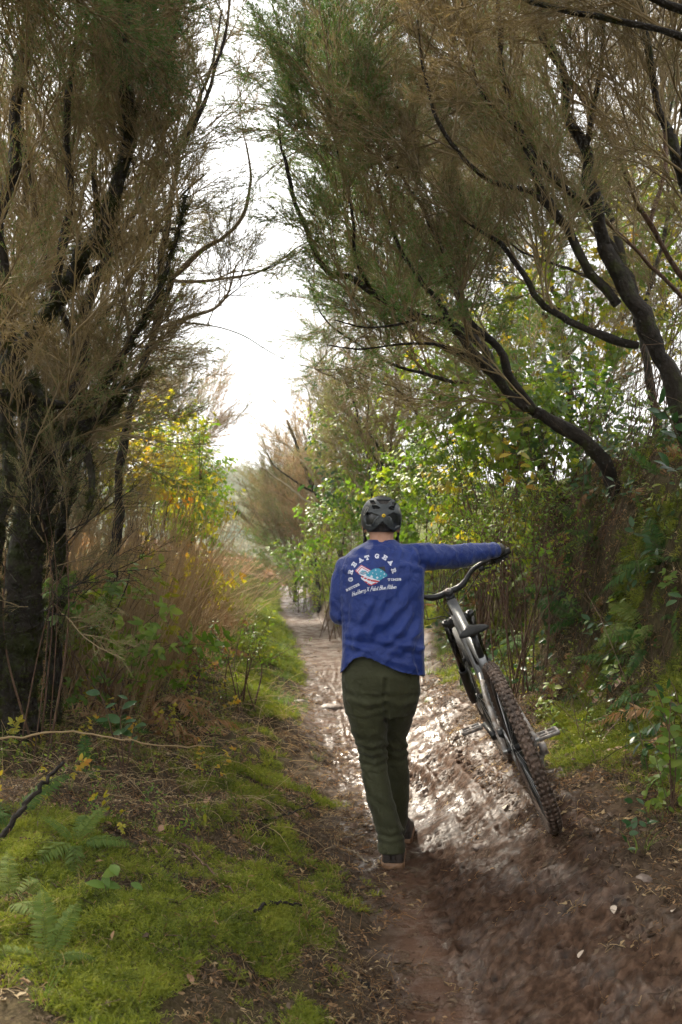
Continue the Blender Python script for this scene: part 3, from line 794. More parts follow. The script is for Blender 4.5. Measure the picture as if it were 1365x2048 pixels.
# ---- trousers
def build_trousers():
    b = MB()
    b.rings([px_ring(1432, 712, 815, 4.65, .075), px_ring(1405, 690, 832, 4.65, .105), px_ring(1375, 683, 838, 4.64, .122), px_ring(1345, 684, 842, 4.635, .125), px_ring(1310, 692, 838, 4.64, .112), px_ring(1285, 694, 836, 4.64, .105)])
    def leg(rows):
        ring = [ell_ring(P(c, py, d), PX(hw, d), PX(hw, d) * f, n=24, p=2.15) for py, c, hw, d, f in rows]
        b.rings(ring)
    leg([(1350, 727, 40, 4.63, 1.15), (1400, 727, 42, 4.64, 1.15), (1435, 735, 38.5, 4.655, 1.1), (1475, 741, 33.5, 4.68, 1.08), (1514, 746, 28.5, 4.70, 1.1), (1553, 751, 26.5, 4.69, 1.15), (1593, 759, 27, 4.68, 1.15), (1632, 771, 27, 4.67, 1.12), (1672, 781, 27, 4.665, 1.15), (1699, 784, 27, 4.655, 1.2), (1702, 784, 26, 4.655, 1.2)])
    leg([(1350, 803, 38, 4.65, 1.15), (1400, 800, 37, 4.68, 1.15), (1435, 795, 33, 4.73, 1.1), (1475, 786, 28, 4.80, 1.08), (1514, 789, 27, 4.87, 1.1), (1553, 793, 26.5, 4.90, 1.1), (1593, 792, 26, 4.93, 1.1), (1632, 791, 25, 4.97, 1.1), (1660, 787, 24, 5.0, 1.15), (1667, 787, 24, 5.0, 1.15)])
    me = remesh(b.mesh('trousers', [M_trouser]), 0.0062, 4)
    v = get_co(me); n = get_no(me); px, py = proj(v)
    d = np.zeros(len(v))
    F = [([(700, 1398), (735, 1410), (770, 1402)], 5, .008), ([(772, 1360), (771, 1400), (772, 1440)], 4, -.014), ([(775, 1400), (800, 1412), (830, 1402)], 5, .007), ([(692, 1425), (730, 1432), (768, 1422)], 4, .005),
         ([(712, 1486), (740, 1494), (775, 1486)], 4, .007), ([(718, 1500), (745, 1510), (775, 1502)], 4, .008), ([(722, 1518), (750, 1526), (776, 1516)], 4, .007), ([(724, 1536), (750, 1541), (778, 1534)], 4, .005), ([(705, 1462), (740, 1470), (772, 1460)], 5, .005),
         ([(776, 1490), (800, 1497), (816, 1488)], 4, .008), ([(776, 1508), (800, 1514), (820, 1504)], 4, .007), ([(778, 1528), (800, 1532), (820, 1524)], 4, .005),
         ([(752, 1660), (780, 1668), (808, 1660)], 4, .006), ([(755, 1676), (782, 1683), (810, 1675)], 4, .007), ([(736, 1600), (770, 1640), (805, 1660)], 6, .006), ([(728, 1550), (750, 1590), (790, 1612)], 6, .005), ([(832, 1355), (836, 1385), (826, 1425)], 6, .012), ([(690, 1352), (700, 1375), (722, 1392)], 5, .005),
         ([(718, 1365), (722, 1385), (755, 1388)], 2.5, .004), ([(795, 1368), (800, 1388), (826, 1386)], 2.5, .004)]
    for pts_, w, a in F:
        s = seg_d(pts_, px, py); d += a * (np.exp(-(s / w) ** 2) - 0.55 * np.exp(-((s - 2 * w) / w) ** 2))
    d *= 0.55; wv = .03 * fbm(v[:, 0] * 8, v[:, 2] * 8, 12, 2)
    rg = (1 - np.clip(np.abs(2.6 * vnoise((v[:, 2] * .8 + v[:, 0] * .9 + wv) * 17, (v[:, 0] * .8 - v[:, 2] * .5) * 7 + v[:, 1] * 5, 15)), 0, 1)) ** 2
    d += .007 * (rg - .3) * (.35 + .65 * np.clip(np.exp(-((py - 1510) / 45) ** 2) + np.exp(-((py - 1680) / 40) ** 2) + .6 * np.exp(-((py - 1410) / 30) ** 2), 0, 1)); d += 0.004 * fbm(v[:, 0] * 12 + v[:, 2] * 9, v[:, 2] * 7 - v[:, 0] * 5 + v[:, 1] * 8, 9, 3)
    set_co(me, v + n * d[:, None]); me.materials.clear(); me.materials.append(M_trouser); me.name = 'trousers'
    return link(bpy.data.objects.new('trousers', me), person)
trousers = build_trousers()

# ---- shoes
M_shoe = pmat('shoe_cloth', (0.018, 0.014, 0.012), (0.05, 0.036, 0.027), rough=0.75, scale=22, bump=0.3, bscale=200)
M_sole = pmat('gum_sole', (0.16, 0.085, 0.045), (0.26, 0.15, 0.08), rough=0.55, scale=35, bump=0.2, bscale=120)
def shoe(heel, z, yaw):
    prof = [(0, .040), (.02, .050), (.08, .051), (.15, .053), (.21, .057), (.26, .050), (.285, .032), (.295, .008)]
    t = np.linspace(0, 1, 30); ys = np.interp(t, np.linspace(0, 1, len(prof)), [p[0] for p in prof]); ws = np.interp(t, np.linspace(0, 1, len(prof)), [p[1] for p in prof])
    outl = np.array([(w, y) for y, w in zip(ys, ws)] + [(-w, y) for y, w in zip(ys[::-1], ws[::-1])])
    c, s = math.cos(yaw), math.sin(yaw)
    def ring(sc, zz, dz=0.0, sy=1.0):
        x = outl[:, 0] * sc; y = (outl[:, 1] - .13) * sy + .13
        zz_ = np.full(len(x), zz) + dz * np.clip((y - .06) / .2, 0, 1)
        return np.stack([heel[0] + x * c - y * s, heel[1] + x * s + y * c, z + zz_], 1)
    up = MB(); up.rings([ring(.96, .022), ring(1.0, .034), ring(.97, .055, -.004), ring(.86, .080, -.030, .96), ring(.74, .100, -.055, .90), ring(.66, .118, -.07, .80), ring(.62, .122, -.075, .78)])
    o = up.build('shoe', M_shoe, person)
    so = MB(); so.rings([ring(1.00, -.004), ring(1.07, .002, 0, 1.02), ring(1.08, .014, 0, 1.025), ring(1.06, .026, 0, 1.02), ring(.95, .029)])
    so.build('sole', M_sole, o)
    tb = MB()
    tb.tube([(heel[0] + sx * .012, heel[1] - .004 + .0, z + .045 + .05 * k) for sx, k in ((-1, 0), (-1, 1), (1, 1), (1, 0))], .004, 6); tb.build('heel_tab', M_shoe, o)
    return o
shoe(HEEL_L, zL - .004, R(-4)); shoe(HEEL_R, zR - .004, R(-6))

# ---- helmet
M_helm = pmat('helmet_shell', (0.030, 0.036, 0.040), (0.055, 0.062, 0.066), rough=0.42, scale=30, spec=0.4)
M_foam = pmat('helmet_foam', (0.006, 0.006, 0.007), (0.012, 0.012, 0.012), rough=0.85, scale=60, bump=.3)
M_helm2 = pmat('helmet_gloss_panel', (0.008, 0.009, 0.010), (0.014, 0.016, 0.018), rough=0.28, scale=20)
M_logo = pmat('helmet_white_mark', (0.45, 0.43, 0.38), rough=0.5)
M_yellow = pmat('yellow_badge', (0.75, 0.50, 0.02), rough=0.4)
M_strap = pmat('black_webbing', (0.01, 0.01, 0.01), (0.02, 0.02, 0.02), rough=0.8)
def Z7(x, y): return 700 + x / 10.5, 970 + y / 10.5
def build_helmet():
    C = P(763, 1037, 4.755)
    ax = np.array((.0975, .137, .106))
    na, ne = 220, 120
    az = np.arange(na) * 2 * np.pi / na; el = np.linspace(R(89), R(-46), ne)
    E, A = np.meshgrid(el, az, indexing='ij')
    sq = 2.25
    def pw(v): return np.sign(v) * np.abs(v) ** (2 / sq)
    dirs = np.stack([pw(np.cos(E)) * pw(np.cos(A)), pw(np.cos(E)) * pw(np.sin(A)), pw(np.sin(E))], -1)
    V = C + dirs * ax
    # crest ridges
    px, py = proj(V)
    rear = V[..., 1] < C[1] + .02
    vents = [[(550, 298), (872, 298), (790, 396), (640, 396)], [(405, 325), (500, 320), (548, 405), (452, 405)], [(452, 425), (560, 425), (632, 480), (600, 497), (478, 495)],
             [(878, 375), (985, 338), (955, 430), (885, 418)], [(798, 485), (868, 438), (952, 448), (935, 522), (850, 522)], [(300, 640), (330, 560), (425, 590), (350, 650)]]
    panels = [[(300, 655), (440, 575), (630, 650), (520, 750), (470, 860), (330, 840)], [(800, 650), (920, 575), (1085, 655), (1065, 850), (940, 910), (880, 750)]]
    hole = np.zeros(px.shape, bool); pan = np.zeros(px.shape, bool)
    for v in vents: hole |= in_poly([Z7(*q) for q in v], px, py) & rear
    for v in panels: pan |= in_poly([Z7(*q) for q in v], px, py) & rear
    # vents over the top and front: slots running front to back
    front = V[..., 1] > C[1] + .02
    for k in (-2, -1, 0, 1, 2):
        sx = k * .034
        hole |= front & (np.abs(V[..., 0] - C[0] - sx) < .011) & (E > R(22)) & (E < R(66)) & (np.abs(np.mod(V[..., 1] * 100, 5.2) - 2.2) > .5)
    rim = np.interp(np.degrees(A), [0, 40, 90, 140, 180, 215, 232, 252, 270, 288, 308, 325, 360], [-14, 0, 8, 0, -14, -30, -33, -24, -8, -24, -33, -30, -14])
    keep = np.degrees(E) > rim
    V2 = V - dirs * (0.007 * pan)[..., None]
    vid = np.arange(ne * na).reshape(ne, na); q = np.stack([vid[:-1], vid[1:], np.roll(vid, -1, 1)[1:], np.roll(vid, -1, 1)[:-1]], -1)
    ok = keep[:-1] & keep[1:] & ~hole[:-1] & ~hole[1:]
    Q = q[ok]; QM = pan[:-1][ok].astype(int)
    used = np.unique(Q); mp = -np.ones(ne * na, int); mp[used] = np.arange(len(used))
    me = mesh_np('helmet', V2.reshape(-1, 3)[used], None, mp[Q], [M_helm, M_helm2], None, QM)
    o = bpy.data.objects.new('helmet', me); link(o, person)
    sm = o.modifiers.new('thick', 'SOLIDIFY'); sm.thickness = 0.010; sm.offset = -1
    # inner foam
    Vi = C + dirs * (ax - .016); ok = (np.degrees(E) > rim + 4); okq = ok[:-1] & ok[1:]
    Q = q[okq][::1]; used = np.unique(Q); mp[:] = -1; mp[used] = np.arange(len(used))
    link(bpy.data.objects.new('foam_liner', mesh_np('foam_liner', Vi.reshape(-1, 3)[used], None, mp[Q], [M_foam])), o)
    bm_ = bmesh.new(); bm_.from_mesh(me); bvh = BVHTree.FromBMesh(bm_); bm_.free()
    def on(x, y, off=.0015):
        p = P(*Z7(x, y), 1.0); dd = (Vector(p) - Vector((0, 0, CAM_H))).normalized(); h = bvh.ray_cast(Vector((0, 0, CAM_H)), dd)[0]
        return None if h is None else np.array(h - dd * off)
    # badge
    bc = on(713, 642, .003)
    if bc is not None:
        bd = MB(); bd.tube([bc + (0, .004, 0), bc + (0, -.001, 0)], .0085, 20); bd.build('badge', M_yellow, o)
        bd = MB(); bd.box(bc + (0, -.0022, 0), (.0042, .0006, .0016)); bd.build('badge_mark', M_foam, o)
    # white outline marks on both flanks
    for pts in ([(300, 590), (330, 520), (365, 455), (385, 470), (380, 520), (345, 560), (300, 640), (290, 600)], [(315, 500), (345, 450)], [(1025, 490), (1040, 560), (1075, 630)], [(1040, 480), (1060, 540), (1080, 600)]):
        w = [on(*p) for p in pts]; w = [x for x in w if x is not None]
        if len(w) > 1: mb = MB(); mb.tube(np.array(w), .0013, 5); mb.build('white_mark', M_logo, o)
    # fins of the lower brace
    for pts in ([(620, 655), (540, 735), (470, 855)], [(810, 655), (880, 745), (930, 890)]):
        w = [on(*p, .004) for p in pts]; w = [x for x in w if x is not None]
        if len(w) > 1: mb = MB(); mb.tube(np.array(w), .006, 8); mb.build('brace', M_helm, o)
    # visor over the brow
    vb = MB(); th = np.linspace(R(28), R(152), 16); rows = []
    for k, (rr, zz) in enumerate(((1.0, .035), (1.25, .045), (1.48, .050))):
        rows.append(np.stack([C[0] + np.cos(th) * ax[0] * (1 + (rr - 1) * .2), C[1] + np.sin(th) * ax[1] * rr, np.full(16, C[2] + zz)], 1))
    top = np.concatenate(rows); bot = top - (0, 0, .006); nn = 48
    idx = np.arange(48).reshape(3, 16); q1 = np.stack([idx[:-1, :-1], idx[:-1, 1:], idx[1:, 1:], idx[1:, :-1]], -1).reshape(-1, 4)
    vb.add(np.vstack([top, bot]), None, np.vstack([q1, q1[:, ::-1] + nn, [(32 + k, 33 + k, 33 + k + nn, 32 + k + nn) for k in range(15)]])); vb.build('visor', M_helm, o)
    # straps
    for s in (-1, 1):
        mb = MB(); x = J['head'][0] + s * .086
        mb.tube([(x - s * .004, J['head'][1] - .03, C[2] - .035), (x - s * .006, J['head'][1] + .005, C[2] - .085), (x - s * .022, J['head'][1] + .05, C[2] - .125)], .006, 6, flat=.35)
        mb.tube([(x - s * .006, J['head'][1] + .005, C[2] - .085), (x - s * .004, J['head'][1] - .010, C[2] - .110), (x - s * .004, J['head'][1] - .012, C[2] - .128)], .005, 6)
        mb.build('chin_strap', M_strap, o)
    return o
build_helmet()

# ================================================================== BICYCLE
M_silver = pmat('scuffed_grey_frame', (0.20, 0.205, 0.21), (0.33, 0.33, 0.33), rough=0.38, metal=0.55, scale=14, rough2=0.55)
M_muddy = pmat('mud_spattered_alloy', (0.15, 0.11, 0.085), (0.34, 0.33, 0.32), rough=0.6, metal=0.25, scale=26, bump=0.4, bscale=120)
M_black = pmat('black_anodised', (0.010, 0.010, 0.011), (0.020, 0.020, 0.020), rough=0.35, scale=20, rough2=0.5)
M_rubber = pmat('rubber', (0.012, 0.012, 0.012), (0.022, 0.021, 0.020), rough=0.7, scale=30, bump=0.2)
M_tyre = pmat('muddy_tyre', (0.035, 0.026, 0.021), (0.14, 0.098, 0.072), rough=0.75, scale=20, bump=0.5, bscale=140)
M_tyre2 = pmat('caked_tyre', (0.035, 0.023, 0.016), (0.14, 0.092, 0.066), rough=0.6, scale=24, bump=0.6, bscale=140)
M_steel = pmat('steel', (0.35, 0.34, 0.33), (0.5, 0.5, 0.5), rough=0.35, metal=0.9, scale=40)
M_stan = pmat('fork_stanchion', (0.03, 0.028, 0.026), (0.05, 0.045, 0.04), rough=0.15, metal=0.6)

YAW = R(0.8); LEAN = R(21.0)
STEER = R(4)
rc = P(1106, 1646, 4.22)
fw = Vector((math.sin(YAW), math.cos(YAW), 0)); lf0 = Vector((-math.cos(YAW), math.sin(YAW), 0)); up0 = Vector((0, 0, 1))
upv = up0 * math.cos(LEAN) + lf0 * math.sin(LEAN); lfv = lf0 * math.cos(LEAN) - up0 * math.sin(LEAN)
zr_ = float(H(rc[0], rc[1], True)); fxy = Vector((rc[0], rc[1], 0)) + fw * 1.2
zf_ = float(H(fxy.x, fxy.y, True))
BASE_Z = 0.5 * (zr_ + zf_) - 0.012
slope = math.atan2(zf_ - zr_, 1.2)
print('bike ground', zr_, zf_, 'photo', rc[2])
fw3 = (fw * math.cos(slope) + up0 * math.sin(slope)); upv = (upv - fw3 * upv.dot(fw3)).normalized(); lfv = upv.cross(fw3)
MBK = Matrix(((fw3.x, lfv.x, upv.x, rc[0]), (fw3.y, lfv.y, upv.y, rc[1]), (fw3.z, lfv.z, upv.z, zr_ - .010), (0, 0, 0, 1)))
bike = empty('bicycle', (0, 0, 0), 'muddy grey full suspension mountain bicycle leaning towards the person in blue', 'bicycle')
bike.matrix_world = MBK
def BW(x, y, z): return np.array(MBK @ Vector((x, y, z)))
def bpart(mb, name, mat, parent=None, smooth=True): return mb.build(name, mat, parent or bike, smooth)
RA, FA, BB = np.array((0, 0, .37)), np.array((1.2, 0, .37)), np.array((.44, 0, .335))
hd = np.array((-.4226, 0, .9063)); pf = np.array((.9063, 0, .4226))
A0 = FA - .044 * pf
crown = A0 + .525 * hd; htb = A0 + .545 * hd; htt = A0 + .665 * hd; stem = A0 + .70 * hd
def wheel(c, tmat, rear, spin):
    w = bpy.data.objects.new('wheel', None); link(w, bike); w.location = tuple(c); w.empty_display_size = .05
    tag(w, 'rear wheel, tyre caked in mud' if rear else 'front wheel behind the fork legs')
    # tyre: torus with lugs
    t = MB(); n, m = 96, 14; Rm, rr = .345, .025
    rings_ = []
    for k in range(n):
        a = k * 2 * np.pi / n; th = np.arange(m) * 2 * np.pi / m
        rad = Rm + rr * np.cos(th); yy = rr * np.sin(th) * 1.02
        rings_.append(np.stack([rad * np.cos(a), yy, rad * np.sin(a)], 1))
    rings_.append(rings_[0]); t.rings(rings_, cap=False)
    for k in range(88):
        for row, (ang, hw) in enumerate(((-62, .006), (-24, .0065), (24, .0065), (62, .006))):
            a = (k + (.5 if row in (1, 2) else 0) + spin) * 2 * np.pi / 88 + RNG.uniform(-.004, .004); q = R(ang)
            rad = Rm + (rr + .0022) * math.cos(q); c_ = np.array((rad * math.cos(a), (rr + .0022) * math.sin(q), rad * math.sin(a)))
            X = np.array((-math.sin(a), 0, math.cos(a))); Zv = np.array((math.cos(a) * math.cos(q), math.sin(q), math.sin(a) * math.cos(q))); Yv = np.cross(Zv, X)
            t.box(c_, (.0082, hw, .0036 * RNG.uniform(.5, 1.3)), np.stack([X, Yv, Zv], 1))
    bpart(t, 'tyre', tmat, w)
    r_ = MB(); prof = [(.312, -.014), (.312, .014), (.300, .013), (.288, .004), (.288, -.004), (.300, -.013)]
    rings_ = [np.array([(p[0] * math.cos(a), p[1], p[0] * math.sin(a)) for p in prof]) for a in np.linspace(0, 2 * np.pi, 73)]
    r_.rings(rings_, cap=False); bpart(r_, 'rim', M_black, w)
    hub = MB(); hub.tube([(0, -.062, 0), (0, -.04, 0), (0, -.034, 0), (0, -.028, 0), (0, .028, 0), (0, .034, 0), (0, .04, 0), (0, .062, 0)], [.012, .014, .028, .016, .015, .028, .014, .012], 14); bpart(hub, 'hub', M_black, w)
    sp = MB()
    for k in range(28):
        s = 1 if k % 2 else -1; a = k * 2 * np.pi / 28; b = a + (.9 if k % 4 < 2 else -.9)
        sp.tube([(.026 * math.cos(b), s * .033, .026 * math.sin(b)), (.29 * math.cos(a), s * .003, .29 * math.sin(a))], .0011, 4, cap=False)
    bpart(sp, 'spokes', M_steel, w)
    dk = MB(); ds = .045
    rings_ = []
    for a in np.linspace(0, 2 * np.pi, 49):
        rings_.append(np.array([(p[0] * math.cos(a), ds + p[1], p[0] * math.sin(a)) for p in ((.090, .001), (.090, -.001), (.074, -.001), (.074, .001))]))
    dk.rings(rings_, cap=False)
    for k in range(6):
        a = k * np.pi / 3; dk.tube([(.02 * math.cos(a), ds, .02 * math.sin(a)), (.076 * math.cos(a + .3), ds, .076 * math.sin(a + .3))], .004, 4)
    bpart(dk, 'brake_disc', M_steel, w)
    if rear:
        cs = MB()
        for k in range(10):
            cs.tube([(0, -.030 - .0036 * k, 0), (0, -.0318 - .0036 * k, 0)], .100 - .0082 * k, 28)
        bpart(cs, 'cassette', M_muddy, w)
    return w
wheel(RA, M_tyre2, True, .2)
wheel(FA, M_tyre, False, .6)
# frame
fr = MB()
def sect(a, b, ra, rb, mat=0, flat=1.0, n=8, bow=(0, 0, 0)):
    a = np.asarray(a, float); b = np.asarray(b, float); ts = np.linspace(0, 1, n)
    pts = a + (b - a) * ts[:, None] + np.asarray(bow) * (np.sin(ts * np.pi))[:, None]
    fr.tube(pts, np.linspace(ra, rb, n), 14, mat, flat=flat)
sect(htt + (0, 0, -.012), (.335, 0, .69), .026, .021, 0, bow=(0, 0, -.02))
sect(htb + (-.005, 0, .02), BB + (.02, 0, .02), .031, .032, 0, bow=(.0, 0, .02))
sect(BB + (-.015, 0, .02), (.325, 0, .725), .024, .019, 0)
sect(htb - .012 * hd, htt + .004 * hd, .028, .026, 1)
sect(BB + (0, -.04, 0), BB + (0, .04, 0), .028, .028, 1)
fo = bpart(fr, 'frame', [M_silver, M_black])
for s in (-1, 1):
    st = MB()
    st.tube(spline([(.405, s * .025, .40), (.28, s * .052, .385), (.12, s * .062, .372), (0, s * .070, .37)], 14), np.linspace(.016, .011, 14), 10); bpart(st, 'chain_stay', M_muddy)
    st = MB()
    st.tube(spline([(.40, s * .03, .60), (.30, s * .046, .565), (.15, s * .060, .47), (0, s * .070, .37)], 14), np.linspace(.013, .010, 14), 10); bpart(st, 'seat_stay', M_muddy)
    lkx = MB(); lkx.tube([(.40, s * .032, .60), (.47, s * .03, .585), (.50, s * .022, .62)], .011, 8); bpart(lkx, 'rocker_link', M_silver)
sh = MB(); sh.tube([(.50, 0, .62), (.56, 0, .68)], .010, 10); sh.tube([(.545, 0, .665), (.64, 0, .76)], .021, 12); sh.tube([(.60, .0, .74), (.66, 0, .79)], .013, 10); bpart(sh, 'rear_shock', M_black)
# fork
fk = MB(); fk.tube([crown + (0, -.068, 0), crown + (0, -.03, .012), crown + (0, .03, .012), crown + (0, .068, 0)], [.022, .026, .026, .022], 12, flat=1.0)
fk.tube([crown, htb], .022, 12); fork = bpart(fk, 'fork_crown', M_black)
for s in (-1, 1):
    o_ = pf * .030
    sq = MB(); a = crown + (0, s * .066, 0) + .022 * hd; b = A0 + .20 * hd + o_ * .2 + (0, s * .066, 0); sq.tube([a, b], .0175, 14); bpart(sq, 'stanchion', M_stan, fork)
    cp = MB(); cp.tube([a - .012 * hd, a + .006 * hd, a + .009 * hd], [.022, .022, .015], 16); cp.tube([a + .006 * hd, a + .014 * hd], .010, 12); bpart(cp, 'top_cap', M_black, fork)
    lo = MB(); c = A0 + .215 * hd + (0, s * .066, 0); e = FA + (0, s * .062, -.012)
    lo.tube([c + .018 * hd, c, A0 + .12 * hd + pf * .01 + (0, s * .066, 0), e + .03 * hd, e], [.0215, .0245, .023, .021, .016], 14); 
    lo.tube([c + .020 * hd, c + .012 * hd], .0255, 14); bpart(lo, 'fork_lower', M_black, fork)
ar = MB(); c = A0 + .20 * hd
ar.tube(spline([c + (0, -.066, 0), c + .045 * hd + pf * .05 + (0, -.045, 0), c + .06 * hd + pf * .06, c + .045 * hd + pf * .05 + (0, .045, 0), c + (0, .066, 0)], 18), .012, 10); bpart(ar, 'fork_arch', M_black, fork)
mg = MB()
mrings = []
for k in range(10):
    t_ = k / 9; ang = R(70) + t_ * R(75); 
    mrings.append(np.array([FA + (.40 * math.cos(ang), yy, .40 * math.sin(ang) - .01 * abs(yy) * 10) for yy in (-.045, -.02, .02, .045)] + [FA + (.395 * math.cos(ang), yy, .395 * math.sin(ang) - .01 * abs(yy) * 10) for yy in (.045, .02, -.02, -.045)]))
mg.rings(mrings); bpart(mg, 'mudguard', M_rubber, fork)
cal = MB(); cal.box(FA + (-.075, .055, .075), (.018, .014, .028)); bpart(cal, 'brake_caliper', M_black, fork)
# cockpit
ck = MB(); ck.tube([htt + .002 * hd, htt + .030 * hd], .022, 14); ck.tube([stem - .018 * hd, stem + .020 * hd], .021, 16); ck.tube([stem, stem + (.042, 0, .004)], .018, 12); bpart(ck, 'stem', M_black)
cap = MB(); cap.tube([stem + .019 * hd, stem + .024 * hd], .018, 20); cap.tube([stem + .023 * hd, stem + .027 * hd], .006, 10); bpart(cap, 'stem_cap', M_muddy)
bc = stem + (.045, 0, .004)
bar_pts = [bc + (-.030, .375, .078), bc + (-.012, .25, .072), bc + (-.002, .165, .056), bc + (0, .085, .006), bc, bc + (0, -.085, .006), bc + (-.002, -.165, .056), bc + (-.012, -.25, .072), bc + (-.030, -.375, .078)]
bs = spline(bar_pts, 44)
tt = np.abs(np.linspace(-1, 1, 44)); hbm = MB(); hbm.tube(bs, np.where(tt < .3, .0165, .0125), 12); bar = bpart(hbm, 'handlebar', M_black)
for s in (1, -1):
    g0 = bc + (-.030, s * .378, .078); g1 = bc + (-.014, s * .255, .0725)
    gm = MB(); ks = np.linspace(0, 1, 26); gm.tube(g0 + (g1 - g0) * ks[:, None], .0165 + .0012 * np.sin(ks * 80), 12); bpart(gm, 'grip', M_rubber, bar)
    lv = MB(); p0 = bc + (0.0, s * .232, .066); lv.tube([p0, p0 + (.03, s * .01, -.012)], .011, 8); lv.tube(spline([p0 + (.03, -s * .02, -.012), p0 + (.055, s * .03, -.018), p0 + (.05, s * .10, -.014)], 8), .005, 6); lv.tube([p0 + (.01, -s * .035, -.004), p0 + (.03, s * .01, -.012)], .009, 8); bpart(lv, 'brake_lever', M_black, bar)
    sf = MB(); sf.box(p0 + (-.008, -s * .025, -.022), (.016, .014, .010)); sf.tube([p0 + (-.01, -s * .01, -.025), p0 + (-.035, s * .02, -.03)], .005, 6); bpart(sf, 'shifter', M_black, bar)
for cp_ in ([bc + (.03, .20, .06), bc + (.13, .12, .05), bc + (.14, 0, -.04), crown + (.03, .03, .03)], [bc + (.03, -.20, .06), bc + (.11, -.10, .07), bc + (.12, .04, -.02), htb + (.02, .03, .02)],
            [bc + (.0, .21, .04), bc + (.02, .16, -.08), bc + (-.03, .07, -.10), htb + (-.03, .03, 0)], [bc + (.0, -.21, .04), bc + (.08, -.10, -.05), bc + (.05, .05, -.14), crown + (.0, .06, -.05)],
            [crown + (.03, .03, .03), crown + (.05, .075, -.15), FA + (-.02, .07, .20), FA + (-.07, .055, .10)]):
    cb = MB(); cb.tube(spline(cp_, 22), .0025, 6); bpart(cb, 'cable', M_rubber)
# saddle
sp_ = MB(); sp_.tube([(.33, 0, .70), (.292, 0, .835)], .0155, 12); sp_.tube([(.336, 0, .70), (.332, 0, .725)], .021, 12); sp_.box((.288, 0, .842), (.022, .02, .010)); post = bpart(sp_, 'seat_post', M_black)
sd = MB(); rr_ = []
for x, hw, zt, th in ((.13, .055, .878, .020), (.145, .069, .884, .026), (.18, .070, .880, .030), (.23, .050, .871, .028), (.28, .032, .866, .026), (.34, .022, .864, .024), (.385, .018, .858, .020), (.40, .008, .852, .012)):
    th_ = np.arange(18) * 2 * np.pi / 18
    yy = hw * np.cos(th_); zz = np.where(np.sin(th_) > 0, .012 * np.sin(th_), th * np.sin(th_) * 1.0) + zt - .30 * (yy / .07) ** 2 * .05
    rr_.append(np.stack([np.full(18, x), yy, zz], 1))
sd.rings(rr_); bpart(sd, 'saddle', M_rubber)
# drivetrain
cr = MB(); cr.tube([BB + (0, -.068, 0), BB + (0, .068, 0)], .014, 12); bpart(cr, 'crank_axle', M_black)
CA = R(10)
for s, sg in ((1, 1), (-1, -1)):
    e = BB + (sg * .170 * math.cos(CA), s * .082, sg * .170 * math.sin(CA))
    am = MB(); am.tube([BB + (0, s * .066, 0), BB + (sg * .085 * math.cos(CA), s * .074, sg * .085 * math.sin(CA)), e], [.018, .013, .013], 10); arm = bpart(am, 'crank_arm', M_black)
    pd = MB(); pc = e + (0, s * .068, 0)
    pd.tube([e, pc + (0, s * .045, 0)], .007, 8)
    for dx in (-.045, .045): pd.box(pc + (dx, 0, 0), (.006, .048, .007))
    for dy in (-.046, 0, .046): pd.box(pc + (0, dy, 0), (.040, .005, .0065))
    for dx in (-.044, 0, .044):
        for dy in (-.04, .04): pd.tube([pc + (dx, dy, -.012), pc + (dx, dy, .012)], .002, 5)
    bpart(pd, 'pedal', M_muddy)
cr2 = MB(); n = 32
rings_ = []
for a in np.linspace(0, 2 * np.pi, 65):
    k = .003 if int(a / (2 * np.pi) * 64) % 2 else 0
    rings_.append(np.array([((p[0] + (k if p[0] > .06 else 0)) * math.cos(a) + BB[0], -.050 + p[1], (p[0] + (k if p[0] > .06 else 0)) * math.sin(a) + BB[2]) for p in ((.066, .0015), (.066, -.0015), (.046, -.0015), (.046, .0015))]))
cr2.rings(rings_, cap=False)
for k in range(4): a = k * np.pi / 2; cr2.tube([BB + (0, -.05, 0), BB + (.05 * math.cos(a), -.05, .05 * math.sin(a))], .007, 6)
bpart(cr2, 'chainring', M_muddy)
gd = MB(); gd.tube(np.array([BB + (.092 * math.cos(a), .046, .092 * math.sin(a)) for a in np.linspace(R(-150), R(10), 20)]), .008, 8, flat=1.6); bpart(gd, 'bash_guard', M_muddy)
ch = MB(); cy_ = -.050
ch.tube(np.vstack([[(0.0, -.048, .37 + .062), (.44, cy_, .335 + .066)], [(.44 + .066 * math.cos(a), cy_, .335 + .066 * math.sin(a)) for a in np.linspace(R(80), R(-80), 9)], [(.44, cy_, .269), (.02, -.05, .235)]]), .0042, 6); bpart(ch, 'chain', M_muddy)
dr = MB(); dr.box((.01, -.085, .325), (.022, .014, .022)); dr.tube([(.0, -.075, .35), (.01, -.085, .325), (.015, -.058, .28), (.03, -.052, .225)], [.010, .014, .012, .009], 8)
for c_ in ((.012, -.05, .285), (.03, -.05, .228)): dr.tube([np.array(c_) + (0, -.004, 0), np.array(c_) + (0, .004, 0)], .020, 14)
bpart(dr, 'derailleur', M_muddy)
cal = MB(); cal.box((.085, .055, .43), (.026, .014, .018)); bpart(cal, 'brake_caliper', M_black)
ax_ = MB(); ax_.tube([(0, -.08, .37), (0, .08, .37)], .010, 10); bpart(ax_, 'rear_axle', M_steel)

RS = Matrix.Translation(Vector(A0)) @ Matrix.Rotation(STEER, 4, Vector(hd)) @ Matrix.Translation(-Vector(A0))
for o_ in list(bike.children):
    nm_ = o_.name.split('.')[0]
    if nm_ in ('fork_crown', 'stem', 'stem_cap', 'handlebar', 'cable') or (nm_ == 'wheel' and o_.location.x > 1):
        o_.matrix_basis = RS @ o_.matrix_basis
